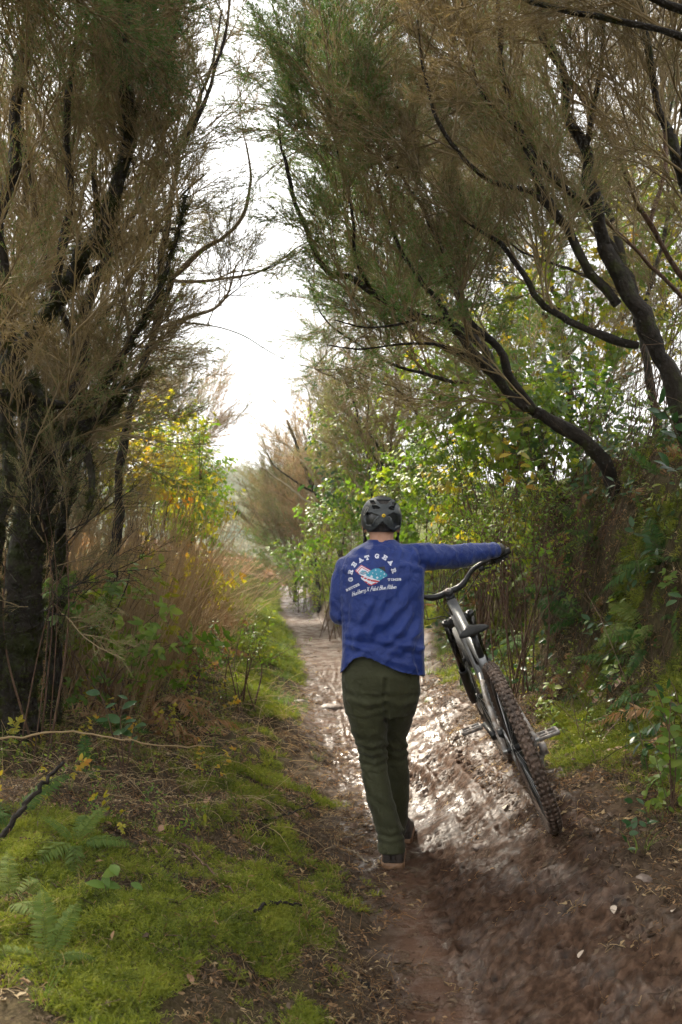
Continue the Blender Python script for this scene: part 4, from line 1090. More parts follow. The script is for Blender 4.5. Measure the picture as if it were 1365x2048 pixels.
# ---- gloves: the right one closed round the grip, the left one loosely curled
def glove(frame_o, g, f, u, wrist, name, rad=.018):
    """g along the bar (towards the thumbless side), f forward, u up"""
    b = MB(); L = lambda a, bb, c: np.asarray(frame_o) + np.asarray(g) * a + np.asarray(f) * bb + np.asarray(u) * c
    b.capsule(L(-.028, -.030, .022), L(-.028, .010, .040), .017, .015); b.capsule(L(.0, -.032, .024), L(0, .012, .042), .018, .015)
    b.capsule(L(.026, -.028, .022), L(.028, .008, .038), .016, .014); b.capsule(wrist, L(0, -.045, .018), .027, .024)
    b.capsule(L(0, -.045, .018), L(0, -.02, .028), .026, .026)
    for k, (a, ln, r_) in enumerate(((-.033, 1.0, .0100), (-.011, 1.08, .0102), (.011, 1.02, .0100), (.032, .84, .0090))):
        p = [L(a, .010, .041), L(a, .010 + .026 * ln, .024), L(a, .012 + .028 * ln, -.006), L(a * .96, .010, -.026), L(a * .94, -.008, -.024)]
        for q0, q1 in zip(p[:-1], p[1:]): b.capsule(q0, q1, r_, r_ * .93, 10)
    t = [L(-.030, -.036, .014), L(-.052, -.016, -.004), L(-.054, .010, -.022), L(-.046, .026, -.024)]
    for q0, q1, r_ in zip(t[:-1], t[1:], (.0135, .0115, .0105)): b.capsule(q0, q1, r_, r_ * .93, 10)
    me = remesh(b.mesh(name, [M_glove]), 0.0035, 2); me.materials.clear(); me.materials.append(M_glove); me.name = name
    o = link(bpy.data.objects.new(name, me), person); return o
gr0 = np.array(MBK @ (RS @ Vector(bc + (-.022, -.318, .0755)))); gax = np.array(MBK.to_3x3() @ (RS.to_3x3() @ Vector((-.016, -.123, .0055)).normalized()))
fwd_ = np.array(fw3); fwd_ -= gax * fwd_.dot(gax); fwd_ /= np.linalg.norm(fwd_); upg = np.cross(gax, fwd_); upg *= np.sign(upg[2])
print('grip px', proj(gr0), gr0)
# tilt the hand so that the wrist comes in line with the forearm
glove(gr0, gax, fwd_, upg, J['wrR'] + (0.012, 0.0, 0.0), 'glove')
glove(J['hdL'] + (0, .06, 0), (-.3, 0, .95), (.35, .94, 0), (-.9, .3, -.2), J['wrL'], 'glove')


# ================================================================== VEGETATION: materials and templates
def barkmat(name, c1, c2, moss=0.0, mossc=(0.055, 0.075, 0.012), scale=14):
    m, nt, out = new_mat(name)
    b = N(nt, 'ShaderNodeBsdfPrincipled'); b.inputs['Roughness'].default_value = 0.85; b.inputs['Specular IOR Level'].default_value = 0.25
    ge = N(nt, 'ShaderNodeNewGeometry')
    n1 = N(nt, 'ShaderNodeTexNoise', Scale=scale, Detail=7.0, Roughness=0.7); lk(nt, ge.outputs['Position'], n1.inputs['Vector'])
    col = ramp(nt, n1.outputs['Fac'], [(0.35, c1), (0.66, c2)])
    if moss:
        n2 = N(nt, 'ShaderNodeTexNoise', Scale=5.0, Detail=6.0, Roughness=0.7); lk(nt, ge.outputs['Position'], n2.inputs['Vector'])
        mr = N(nt, 'ShaderNodeMapRange'); mr.inputs['From Min'].default_value = 0.62 - 0.25 * moss; mr.inputs['From Max'].default_value = 0.75 - 0.25 * moss
        lk(nt, n2.outputs['Fac'], mr.inputs['Value'])
        mx = N(nt, 'ShaderNodeMix', data_type='RGBA'); lk(nt, mr.outputs[0], mx.inputs['Factor']); lk(nt, col, mx.inputs['A']); mx.inputs['B'].default_value = rgba(mossc)
        col = mx.outputs['Result']
    lk(nt, col, b.inputs['Base Color'])
    n3 = N(nt, 'ShaderNodeTexNoise', Scale=55.0, Detail=5.0); lk(nt, ge.outputs['Position'], n3.inputs['Vector'])
    bp = N(nt, 'ShaderNodeBump', Strength=0.9, Distance=0.012); lk(nt, n3.outputs['Fac'], bp.inputs['Height']); lk(nt, bp.outputs[0], b.inputs['Normal'])
    lk(nt, b.outputs[0], out.inputs[0]); return m
M_bark = barkmat('dark_heath_bark', (0.010, 0.008, 0.006), (0.034, 0.026, 0.019), 0.3, (0.04, 0.048, 0.010))
M_barkmoss = barkmat('mossy_bark', (0.008, 0.006, 0.005), (0.030, 0.023, 0.016), 0.45, (0.030, 0.038, 0.008))
M_trunkmoss = leafmat('trunk_moss', [(0.05, (0.012, 0.014, 0.003)), (0.5, (0.036, 0.042, 0.007)), (0.95, (0.09, 0.095, 0.015))], rough=0.8, trans=0.25, pscale=3.0)
M_barkred = barkmat('reddish_bark', (0.060, 0.034, 0.022), (0.140, 0.085, 0.055), 0.1)
M_barkpale = barkmat('pale_bark', (0.16, 0.12, 0.08), (0.30, 0.24, 0.17), 0.1)
M_bleach = barkmat('bleached_wood', (0.34, 0.28, 0.21), (0.55, 0.48, 0.38), 0.0)
M_twig = leafmat('brown_twigs', [(0.1, (0.115, 0.085, 0.046)), (0.5, (0.25, 0.188, 0.102)), (0.9, (0.38, 0.295, 0.165))], rough=0.75, trans=0.25, tint=(1.0, .95, .75), spec=0.2)
M_twigpale = leafmat('tan_twigs', [(0.1, (0.16, 0.11, 0.065)), (0.5, (0.34, 0.23, 0.14)), (0.9, (0.50, 0.38, 0.25))], rough=0.75, trans=0.3, tint=(1.05, .95, .75), spec=0.2)
M_needle = leafmat('heath_needles', [(0.1, (0.045, 0.095, 0.024)), (0.5, (0.085, 0.165, 0.040)), (0.9, (0.15, 0.23, 0.055))], rough=0.55, trans=0.35, tint=(0.9, 1.1, 0.5))
M_needlebr = leafmat('dry_heath_needles', [(0.1, (0.10, 0.085, 0.030)), (0.5, (0.19, 0.155, 0.055)), (0.9, (0.27, 0.23, 0.08))], rough=0.7, trans=0.3, tint=(1.0, 0.95, 0.6))
M_leaf = leafmat('bramble_leaves', [(0.05, (0.070, 0.135, 0.026)), (0.45, (0.130, 0.215, 0.034)), (0.75, (0.23, 0.27, 0.036)), (0.95, (0.38, 0.32, 0.04))], rough=0.45, trans=0.5, tint=(1.05, 1.15, 0.35))
M_leafy = leafmat('yellowing_leaves', [(0.05, (0.17, 0.23, 0.035)), (0.45, (0.33, 0.33, 0.04)), (0.75, (0.48, 0.36, 0.04)), (0.95, (0.50, 0.19, 0.03))], rough=0.5, trans=0.5, tint=(1.1, 1.05, 0.35))
M_leafd = leafmat('dark_glossy_leaves', [(0.05, (0.018, 0.055, 0.018)), (0.5, (0.035, 0.085, 0.028)), (0.95, (0.06, 0.12, 0.035))], rough=0.32, trans=0.3)
M_fern = leafmat('fern_green', [(0.05, (0.030, 0.080, 0.020)), (0.5, (0.060, 0.125, 0.030)), (0.95, (0.12, 0.17, 0.045))], rough=0.65, trans=0.45, spec=.15)
M_ferngrey = leafmat('fern_pale', [(0.05, (0.07, 0.115, 0.025)), (0.5, (0.12, 0.165, 0.035)), (0.95, (0.19, 0.20, 0.055))], rough=0.7, trans=0.35, spec=.12)
M_bracken = leafmat('dead_bracken', [(0.05, (0.15, 0.085, 0.040)), (0.5, (0.32, 0.20, 0.10)), (0.95, (0.46, 0.32, 0.18))], rough=0.8, trans=0.4, tint=(1.1, 0.8, 0.5))
M_straw = leafmat('dry_straw', [(0.05, (0.27, 0.19, 0.095)), (0.5, (0.48, 0.36, 0.20)), (0.95, (0.62, 0.50, 0.32))], rough=0.7, trans=0.45, tint=(1.0, 0.9, 0.6))
M_litter = leafmat('dark_litter', [(0.05, (0.030, 0.020, 0.012)), (0.5, (0.085, 0.055, 0.032)), (0.95, (0.17, 0.115, 0.07))], rough=0.8, trans=0.0)
M_moss = leafmat('moss', [(0.05, (0.045, 0.060, 0.010)), (0.35, (0.13, 0.165, 0.018)), (0.65, (0.25, 0.28, 0.032)), (0.95, (0.40, 0.38, 0.065))], rough=0.7, trans=0.35, tint=(1.0, 1.05, 0.4), pscale=6.0)
M_grass = leafmat('grass', [(0.05, (0.070, 0.120, 0.020)), (0.5, (0.130, 0.195, 0.035)), (0.95, (0.23, 0.27, 0.06))], rough=0.55, trans=0.4)
M_scrub = leafmat('hill_scrub', [(0.08, (0.040, 0.062, 0.022)), (0.42, (0.085, 0.105, 0.035)), (0.66, (0.15, 0.135, 0.05)), (0.92, (0.17, 0.105, 0.065))], rough=0.8, trans=0.2, pscale=0.06)
M_pinkscrub = leafmat('reddish_scrub', [(0.05, (0.20, 0.11, 0.075)), (0.5, (0.32, 0.20, 0.13)), (0.95, (0.40, 0.30, 0.18))], rough=0.8, trans=0.3, tint=(1.1, .9, .7))

def perp(d, rng):
    r = rng.normal(size=3); r -= d * r.dot(d); return r / (np.linalg.norm(r) + 1e-9)
def gen_spray(seed, L=0.8,  needles=0.0, n2=13, spread=0.62, barkm=M_twig, needm=M_needle, bend=0.10, fine=1.0):
    rng = np.random.default_rng(seed); mb = MB()
    rib = []      # p0, p1, w0, w1
    nee = []
    side = perp(np.array((0, 0, 1.0)), rng)
    ts = np.linspace(0, 1, 9); ax = np.stack([side[0] * bend * L * ts ** 2 + rng.normal(0, .006, 9).cumsum() * .5, side[1] * bend * L * ts ** 2 + rng.normal(0, .006, 9).cumsum() * .5, L * ts], 1); ax -= ax[0]
    mb.tube(ax, np.linspace(.0060, .0018, 9), 4, cap=False)
    def curve(p, d, ln, n, up):
        pts = [p]; d = d / np.linalg.norm(d)
        for k in range(n):
            d = d + np.array((0, 0, up)) / n + rng.normal(0, .10, 3); d /= np.linalg.norm(d); pts.append(pts[-1] + d * ln / n)
        return np.array(pts)
    for a in range(n2):
        t = .10 + .86 * (a + rng.random() * .8) / n2; i = min(int(t * 8), 7); p = ax[i] + (ax[i + 1] - ax[i]) * (t * 8 - i)
        o = perp(np.array((0, 0, 1.0)), rng); ln = L * (.30 + .30 * rng.random()) * (1.05 - .55 * t)
        c = curve(p, o * spread + np.array((0, 0, .75)), ln, 5, .55)
        mb.tube(c, np.linspace(.0032, .0012, 6), 3, cap=False)
        n3 = int(8 * fine)
        for b in range(n3):
            u = .12 + .88 * (b + rng.random()) / n3; j = min(int(u * 5), 4); q = c[j] + (c[j + 1] - c[j]) * (u * 5 - j)
            dd = (c[j + 1] - c[j]); dd /= np.linalg.norm(dd)
            c3 = curve(q, dd * .85 + perp(dd, rng) * .48, L * (.09 + .11 * rng.random()), 3, .35)
            for k in range(3): rib.append((c3[k], c3[k + 1], .0014, .0011))
            for e in range(4 if needles > .4 else 3):
                w_ = rng.random() * 2.99; k = int(w_); q4 = c3[k] + (c3[k + 1] - c3[k]) * (w_ - k); d4 = c3[k + 1] - c3[k]; d4 /= np.linalg.norm(d4)
                c4 = curve(q4, d4 * .9 + perp(d4, rng) * .45, L * (.035 + .05 * rng.random()), 2, .2)
                rib.append((c4[0], c4[1], .0010, .0008)); rib.append((c4[1], c4[2], .0008, .0005))
                if needles > 0:
                    for k2 in range(int(9 * needles + rng.random())):
                        z = rng.random() * 1.99; k3 = int(z); nee.append((c4[k3] + (c4[k3 + 1] - c4[k3]) * (z - k3), c4[k3 + 1] - c4[k3]))
            if needles > 0:
                for k2 in range(int(4 * needles + rng.random())):
                    z = rng.random() * 2.99; k3 = int(z); nee.append((c3[k3] + (c3[k3 + 1] - c3[k3]) * (z - k3), c3[k3 + 1] - c3[k3]))
    p0 = np.array([r[0] for r in rib]); p1 = np.array([r[1] for r in rib]); w0 = np.array([r[2] for r in rib]); w1 = np.array([r[3] for r in rib])
    d = p1 - p0; o = rng.normal(size=d.shape); s = np.cross(d, o); s /= np.linalg.norm(s, axis=1)[:, None] + 1e-9
    n = len(p0); v = np.stack([p0 - s * w0[:, None], p0 + s * w0[:, None], p1 + s * w1[:, None], p1 - s * w1[:, None]], 1).reshape(-1, 3)
    mb.add(v, None, np.arange(n * 4).reshape(n, 4))
    if nee:
        q = np.array([x[0] for x in nee]); dd = np.array([x[1] for x in nee]); dd /= np.linalg.norm(dd, axis=1)[:, None] + 1e-9
        r = rng.normal(size=dd.shape); r -= dd * (r * dd).sum(1)[:, None]; r /= np.linalg.norm(r, axis=1)[:, None]
        big = 1.55 if needles > .8 else 1.15; ln = rng.uniform(.006, .011, len(q))[:, None] * big; tip = q + (dd * .75 + r * .65) * ln; s = np.cross(dd, r) * .0013 * big
        m = len(q); v = np.stack([q - s, q + s, tip], 1).reshape(-1, 3); mb.add(v, np.arange(m * 3).reshape(m, 3), None, 1)
    return mb.mesh('spray', [barkm, needm])
def gen_branch(seed, needles, barkm, needm, n=5, L=1.0, sp=.47, fine=.85, n2=10):
    """a side branch with several sprays, as one mesh"""
    rng = np.random.default_rng(seed * 7 + 1); mb = MB(); d = np.array((0, 0, 1.0)); pts = [np.zeros(3)]
    for k in range(8): d = d + rng.normal(0, .09, 3); d /= np.linalg.norm(d); pts.append(pts[-1] + d * L * .72 / 8)
    pts = np.array(pts); mb.tube(pts, np.linspace(.0085, .003, 9), 5, cap=False)
    for k in range(n):
        t = 1.0 if k == 0 else .15 + .8 * (k - .5 + rng.uniform(-.3, .3)) / (n - 1); i = min(int(t * 8), 7); p = pts[i] + (pts[i + 1] - pts[i]) * (t * 8 - i); dd = pts[i + 1] - pts[i]; dd /= np.linalg.norm(dd)
        if k: dd = dd * .8 + perp(dd, rng) * rng.uniform(.45, .75); dd /= np.linalg.norm(dd)
        me = gen_spray(seed * 31 + k, .62 * rng.uniform(.8, 1.15), needles, n2, sp, barkm, needm, fine=fine)
        v = get_co(me); q = Vector(dd).to_track_quat('Z', 'Y') @ Quaternion((0, 0, 1), rng.uniform(0, 6.28)); v = v @ np.array(q.to_matrix()).T + p
        nl = len(me.loops); li = np.zeros(nl, np.int32); me.loops.foreach_get('vertex_index', li); lt = np.zeros(len(me.polygons), np.int32); me.polygons.foreach_get('loop_total', lt); ntri = int((lt == 3).sum()); mi = np.zeros(len(me.polygons), np.int32); me.polygons.foreach_get('material_index', mi)
        tri = li[:ntri * 3].reshape(-1, 3); qd = li[ntri * 3:].reshape(-1, 4)
        mb.v.append(v); 
        if len(tri): mb.t.append(tri + mb.n); mb.tm.append(mi[:ntri])
        mb.q.append(qd + mb.n); mb.qm.append(mi[ntri:]); mb.n += len(v); bpy.data.meshes.remove(me)
    return mb.mesh('branch', [barkm, needm])
T_brown = [template('branch_brown%d' % k, gen_branch(100 + k, .25, M_twig, M_needlebr)) for k in range(4)]
T_green = [template('branch_green%d' % k, gen_branch(200 + k, 1.0, M_twig, M_needle)) for k in range(3)]
T_mixed = [template('branch_mixed%d' % k, gen_branch(300 + k, .5, M_twig, M_needle)) for k in range(3)]
T_bare = [template('branch_bare%d' % k, gen_branch(400 + k, .06, M_bark, M_needle, n=3, sp=.75, fine=.6, n2=8)) for k in range(2)]
T_pale = [template('branch_pale%d' % k, gen_branch(500 + k, .15, M_twigpale, M_needlebr)) for k in range(3)]

def leaf_verts(L=1.0, W=.55, fold=.18, curl=.15, n=4, tip=1.0):
    ys = np.linspace(0, 1, n + 1); w = np.sin(np.pi * np.clip(ys * .93 + .05, 0, 1)) ** .8 * (1 - .25 * ys) * W / 2; w[-1] = 0.004
    mid = np.stack([np.zeros(n + 1), ys * L, -curl * ys ** 2 * L], 1)
    l = mid + np.stack([-w * L, np.zeros(n + 1), fold * w * L], 1); r = mid + np.stack([w * L, np.zeros(n + 1), fold * w * L], 1)
    v = np.concatenate([l, mid, r]); k = n + 1
    q = [(i, k + i, k + i + 1, i + 1) for i in range(n)] + [(k + i, 2 * k + i, 2 * k + i + 1, k + i + 1) for i in range(n)]
    return v, np.array(q)[:, ::-1]
def frame_from(y, up):
    y = y / (np.linalg.norm(y) + 1e-9); x = np.cross(y, up); x /= np.linalg.norm(x) + 1e-9; z = np.cross(x, y); return np.stack([x, y, z], 1)
def gen_sprig(seed, mat, n=8, L=.34, leaf=.055, ternate=True, stemm=M_barkred):
    rng = np.random.default_rng(seed); mb = MB()
    side = perp(np.array((0, 0, 1.0)), rng); ts = np.linspace(0, 1, 7); ax = np.stack([side[0] * .25 * L * ts ** 2, side[1] * .25 * L * ts ** 2, L * ts - .10 * L * ts ** 2], 1)
    mb.tube(ax, np.linspace(.0022, .0010, 7), 3, cap=False)
    lv, lq = leaf_verts()
    for k in range(n):
        t = .15 + .85 * (k + .5) / n; i = min(int(t * 6), 5); p = ax[i] + (ax[i + 1] - ax[i]) * (t * 6 - i)
        o = perp(np.array((0, 0, 1.0)), rng) ; pd = o * .9 + np.array((0, 0, .35)); pd /= np.linalg.norm(pd); pe = p + pd * leaf * .5
        mb.tube([p, pe], .0008, 3, cap=False)
        for a in ((-1.0, 0, 1.0) if ternate else (0,)):
            dirv = pd * math.cos(a) + np.cross(np.array((0, 0, 1.0)), pd) * math.sin(a) + np.array((0, 0, rng.uniform(-.35, .2)))
            M = frame_from(dirv, np.array((0, 0, 1.0)) + rng.normal(0, .35, 3)); s = leaf * rng.uniform(.7, 1.2) * (1.15 if a == 0 else .9)
            mb.add(pe + (lv * s) @ M.T, None, lq, 1)
    return mb.mesh('sprig', [stemm, mat])
T_sprig = [template('sprig_green%d' % k, gen_sprig(600 + k, M_leaf)) for k in range(3)]
T_sprigy = [template('sprig_yellow%d' % k, gen_sprig(610 + k, M_leafy, n=7, leaf=.048)) for k in range(3)]
T_sprigd = [template('sprig_dark%d' % k, gen_sprig(620 + k, M_leafd, n=7, leaf=.07, ternate=False)) for k in range(2)]
T_small = [template('sprig_small%d' % k, gen_sprig(630 + k, M_leaf, n=14, L=.32, leaf=.024, ternate=False)) for k in range(3)]

def gen_frond(seed, mat, npair=30, droop=.55, W=.17, stemm=None, curl=0.0):
    rng = np.random.default_rng(seed); mb = MB(); ts = np.linspace(0, 1, 15)
    ax = np.stack([rng.normal(0, .02) * ts ** 2 * 4 * .3, ts * (1 - .15 * droop * ts), .42 * ts - droop * ts ** 2], 1)
    mb.tube(ax, np.linspace(.006, .0015, 15), 4, cap=False)
    lv, lq = leaf_verts(1, .20, .1, .25, 3)
    for k in range(npair):
        t = .14 + .85 * k / (npair - 1); i = min(int(t * 14), 13); p = ax[i] + (ax[i + 1] - ax[i]) * (t * 14 - i); d = ax[i + 1] - ax[i]; d /= np.linalg.norm(d)
        ln = W * math.sin(math.pi * min(1, .16 + .86 * t)) ** .75 + .006
        for s in (-1, 1):
            o = np.array((s * 1.0, 0, 0)) + d * .38 + np.array((0, 0, rng.uniform(-.30, .05) - curl * rng.random())) + rng.normal(0, .05, 3)
            M = frame_from(o, np.array((0, 0, 1.0)) + rng.normal(0, .2 + curl, 3)); l_ = ln * rng.uniform(.85, 1.1)
            mb.add(p + (lv * l_) @ M.T, None, lq, 1)
    return mb.mesh('frond', [stemm or mat, mat])
FR_green = [gen_frond(700 + k, M_fern, 29 + k, .45 + .12 * k) for k in range(3)]
FR_pale = [gen_frond(710 + k, M_ferngrey, 30, .5 + .15 * k) for k in range(2)]
FR_dead = [gen_frond(720 + k, M_bracken, 24, .8 + .2 * k, .20, curl=.5) for k in range(3)]
T_dead = [template('dead_frond%d' % k, m) for k, m in enumerate(FR_dead)]
T_frond = [template('green_frond%d' % k, m) for k, m in enumerate(FR_green)]

def gen_blades(seed, mat, n, h, w, rad, lean=.5, seg=2, leaflets=0):
    rng = np.random.default_rng(seed); mb = MB()
    for k in range(n):
        a = rng.uniform(0, 2 * np.pi); r = rad * math.sqrt(rng.random()); p = np.array((r * math.cos(a), r * math.sin(a), -.004)); d = np.array((math.cos(a) * lean * rng.random(), math.sin(a) * lean * rng.random(), 1.0)) + rng.normal(0, .22, 3) * np.array((1, 1, .2))
        hh = h * rng.uniform(.55, 1.2); s = np.array((-math.sin(a), math.cos(a), 0)) if rng.random() < .6 else np.array((math.cos(a), math.sin(a), 0)); pts = [p]
        for j in range(seg):
            d = d / np.linalg.norm(d); pts.append(pts[-1] + d * hh / seg); d = d + np.array((math.cos(a) * .35, math.sin(a) * .35, -.25)) * lean * 1.3
        ws = np.linspace(w, w * .25, seg + 1) * rng.uniform(.7, 1.2); v = np.concatenate([[q - s * x, q + s * x] for q, x in zip(pts, ws)])
        mb.add(v, None, [(2 * j, 2 * j + 1, 2 * j + 3, 2 * j + 2) for j in range(seg)])
        for l in range(leaflets):
            t = rng.uniform(.25, 1); q = p + (pts[-1] - p) * t; o = rng.normal(size=3) * np.array((1, 1, .4)); o /= np.linalg.norm(o); e = q + o * h * .30; sd = perp(o, rng) * w * .6
            mb.add([q - sd, q + sd, e], [(0, 1, 2)])
    return mb.mesh('blades', [mat])
T_moss = [template('moss_tuft%d' % k, gen_blades(800 + k, M_moss, 24, .028, .0017, .026, 1.0, 2, 5)) for k in range(4)]
T_trunkmoss = [template('trunk_moss%d' % k, gen_blades(810 + k, M_trunkmoss, 20, .030, .0018, .022, 1.3, 2, 4)) for k in range(3)]
T_grass = [template('grass_tuft%d' % k, gen_blades(820 + k, M_grass, 16, .11, .0018, .03, .7, 3)) for k in range(3)]
T_straw = [template('straw_bit%d' % k, gen_blades(840 + k, M_straw, 5, .16, .0013, .02, 1.0, 3)) for k in range(3)]

def gen_debris(seed, mat, n=9):
    rng = np.random.default_rng(seed); mb = MB(); lv, lq = leaf_verts(1, .5, .25, .3, 2)
    for k in range(n):
        p = rng.normal(0, .03, 3) * (1, 1, .08)
        if k % 3 == 0:
            M = frame_from(rng.normal(size=3) * (1, 1, .2), np.array((0, 0, 1.0)) + rng.normal(0, .4, 3)); mb.add(p + (lv * rng.uniform(.012, .032)) @ M.T, None, lq)
        else:
            d = rng.normal(size=3) * (1, 1, .22); d /= np.linalg.norm(d); l_ = rng.uniform(.015, .065); mb.tube([p, p + d * l_ * .5 + rng.normal(0, .004, 3), p + d * l_], rng.uniform(.0006, .0017), 3, cap=False)
    return mb.mesh('debris', [mat])
T_litter = [template('litter_dark%d' % k, gen_debris(860 + k, M_litter, 14)) for k in range(5)] + [template('litter_tan%d' % k, gen_debris(870 + k, M_bracken, 12)) for k in range(2)] + [template('litter_straw%d' % k, gen_debris(880 + k, M_straw, 8)) for k in range(1)]

def gen_clump(seed, mat, n=420, leaf=.10):
    rng = np.random.default_rng(seed); d = rng.normal(size=(n, 3)); d /= np.linalg.norm(d, axis=1)[:, None]; d[:, 2] = np.abs(d[:, 2]) * .95
    lump = 1 + .28 * np.sin(d[:, 0] * 4 + seed) * np.sin(d[:, 1] * 5 + seed * 2) + .15 * np.sin(d[:, 2] * 9)
    p = d * (lump * rng.uniform(.55, 1.0, n) ** .5)[:, None]
    a = rng.normal(size=(n, 3)) * (.6, .6, 1.0) + d * .8; a /= np.linalg.norm(a, axis=1)[:, None]; s = np.cross(a, rng.normal(size=(n, 3))); s /= np.linalg.norm(s, axis=1)[:, None]
    l_ = leaf * rng.uniform(.6, 1.4, n)[:, None]
    v = np.stack([p - s * l_ * .35, p + s * l_ * .35, p + a * l_ * 1.4], 1).reshape(-1, 3)
    return mesh_np('clump', v, np.arange(n * 3).reshape(n, 3), None, [mat])
T_scrub = [template('scrub%d' % k, gen_clump(900 + k, M_scrub)) for k in range(3)]
T_pink = [template('scrub_red%d' % k, gen_clump(910 + k, M_pinkscrub)) for k in range(2)]

# ================================================================== TREES
GAP = [(760, -2500), (560, -500), (508, -60), (520, 150), (535, 260), (540, 330), (562, 420), (578, 470), (572, 560), (600, 640), (630, 712), (640, 735), (600, 752), (565, 780), (535, 830), (520, 880), (510, 945), (498, 1010), (500, 1080), (515, 1150), (455, 1150), (462, 1040), (452, 935), (436, 885), (405, 825), (402, 765), (470, 722), (515, 650), (500, 575), (528, 520), (540, 450), (520, 380), (505, 300), (498, 200), (488, 100), (480, -60), (430, -500), (200, -2500)]
def gap_ok(pts, slack=0.0):
    px, py = proj(np.asarray(pts)); return ~in_poly(GAP, px, py)
GY_ = [-2500, -500, -60, 100, 200, 300, 380, 450, 520, 575, 650, 722, 765, 825, 885, 945, 1040, 1150]
GL_ = [200, 430, 476, 484, 495, 503, 518, 535, 526, 502, 512, 470, 402, 405, 436, 452, 462, 455]
GR_ = [760, 560, 512, 518, 530, 540, 556, 572, 577, 574, 604, 632, 590, 537, 519, 512, 500, 515]
def crown_spray(P0, D, Ls, keepgap=True):
    ok = np.ones(len(P0), bool)
    if keepgap == 'low':      # limbs may cross the gap low down, not at the top
        ok &= ~((proj(P0 + D * Ls[:, None])[1] < 330) & (proj(P0 + D * (Ls * .6)[:, None])[0] > 455))
    elif keepgap:
        for t in (.25, .5, .75, 1.0):
            q = P0 + D * (Ls * .72 * t)[:, None]; px, py = proj(q); r = .15 * Ls * (t ** .7) * FPX / np.maximum(q[:, 1], 1.0)
            xl = np.interp(py, GY_, GL_); xr = np.interp(py, GY_, GR_)
            ok &= ~((px + r > xl + 16) & (px - r < xr - 16) & (py < 1155) & (q[:, 1] > .8))
    return ok
def heath_tree(name, label, limbs, seed, kinds, density=1.0, bark=M_bark, sub=3.6, wind=(-.15, 0, .75), scale=(.75, 1.15), cat='tree', group=None, keepgap=True, start=.25, greentip=None, mossy=0, **kw):
    """limbs: list of (points, r0, r1); first is the trunk. kinds: {template set name: weight}"""
    rng = np.random.default_rng(seed)
    base = np.asarray(limbs[0][0][0], float)
    root = empty(name, base, label, cat, group)
    A, Dr, S = [], [], []; MP, MD = [], []
    wind = np.asarray(wind, float)
    for li, lb in enumerate(limbs):
        pts, r0, r1 = lb[:3]; r0 *= .82; r1 *= .82; dens = lb[3] if len(lb) > 3 else 1.0; bk = lb[4] if len(lb) > 4 else bark
        pts = np.asarray(pts, float); ln = np.linalg.norm(np.diff(pts, axis=0), axis=1).sum(); n = max(8, int(ln / .06))
        c = spline(pts, n); c = c + np.stack([fbm(np.arange(n) * .23, np.full(n, k + .5), seed + li * 7 + k, 3) for k in range(3)], 1) * min(.09, r0 * 1.6) * np.minimum(1, np.minimum(np.arange(n), np.arange(n)[::-1]) / 4.0)[:, None]
        rad = np.interp(np.linspace(0, 1, n), [0, .15, 1], [r0 * (1.15 if li == 0 else 1.0), r0 * .95, r1]) * (1 + .28 * fbm(np.arange(n) * .6, np.zeros(n), seed + li, 3))
        mb = MB(); sides = 12 if r0 > .03 else 6
        mb.tube(c, rad, sides)
        if r0 > .025:   # uneven, ridged bark
            v = mb.v[0]; m = n * sides; idx = np.arange(m); ring = idx // sides; ang = (idx % sides) * 2 * np.pi / sides
            d = v[:m] - c[ring]; v[:m] = c[ring] + d * (1 + .55 * fbm(np.cos(ang) * 1.6 + ring * .16, np.sin(ang) * 1.6 + 7, seed + li, 3))[:, None]
            if mossy and bk is M_barkmoss:
                kk = rng.integers(0, m, int(mossy * ln * r0 * 10)); MP.append(v[kk]); MD.append(d[kk] / np.linalg.norm(d[kk], axis=1)[:, None] + np.array((0, 0, -.15)))
        mb.build('trunk' if li == 0 else 'limb', bk, root, world=True)
        for _ in range(rng.poisson(ln * sub * dens * density)):
            t = start + (1 - start) * rng.random() ** .8; i = min(int(t * (n - 1)), n - 2); p = c[i]; tg = c[i + 1] - c[i]; tg /= np.linalg.norm(tg)
            d = tg * .7 + wind + rng.normal(0, .55, 3); A.append(p); Dr.append(d / np.linalg.norm(d)); S.append(rng.uniform(*scale) * (1.1 - .25 * t))
        tg = c[-1] - c[-3]; tg /= np.linalg.norm(tg)
        if dens > 0:
            for s in range(2): e = tg + rng.normal(0, .18, 3); A.append(c[-1] - tg * .05); Dr.append(e / np.linalg.norm(e)); S.append(rng.uniform(*scale))
    A, Dr, S = np.array(A), np.array(Dr), np.array(S)
    ok = crown_spray(A, Dr, S * 1.6, keepgap); A, Dr, S = A[ok], Dr[ok], S[ok]
    sets = {'brown': T_brown, 'green': T_green, 'mixed': T_mixed, 'bare': T_bare, 'pale': T_pale}
    ks = list(kinds); wt = np.array([kinds[k] for k in ks], float); temps = [t for k in ks for t in sets[k]]
    ch = rng.choice(len(ks), len(A), p=wt / wt.sum())
    if greentip is not None and 'green' in ks:
        px, py = proj(A + Dr * .6); g = greentip(px, py); ch = np.where(rng.random(len(A)) < g, ks.index('green'), ch)
    off = np.cumsum([0] + [len(sets[k]) for k in ks])[:-1]; cnt = np.array([len(sets[k]) for k in ks])
    # Join Geometry lists its links newest first
    pick = len(temps) - 1 - (off[ch] + (rng.random(len(A)) * cnt[ch]).astype(int))
    cr = scatter('crown', A, Dr, S, temps, root, pick=pick, rng=rng); tag(cr, kind='stuff')
    if MP:
        MP, MD = np.concatenate(MP), np.concatenate(MD); mc = scatter('moss_coat', MP, MD + rng.normal(0, .25, MD.shape), rng.uniform(.5, 1.15, len(MP)), T_trunkmoss, root, rng=rng); tag(mc, kind='stuff')
    global NSPR; NSPR += len(A)
    return root
NSPR = 0
def LP(*pts): return [P(*p) for p in pts]
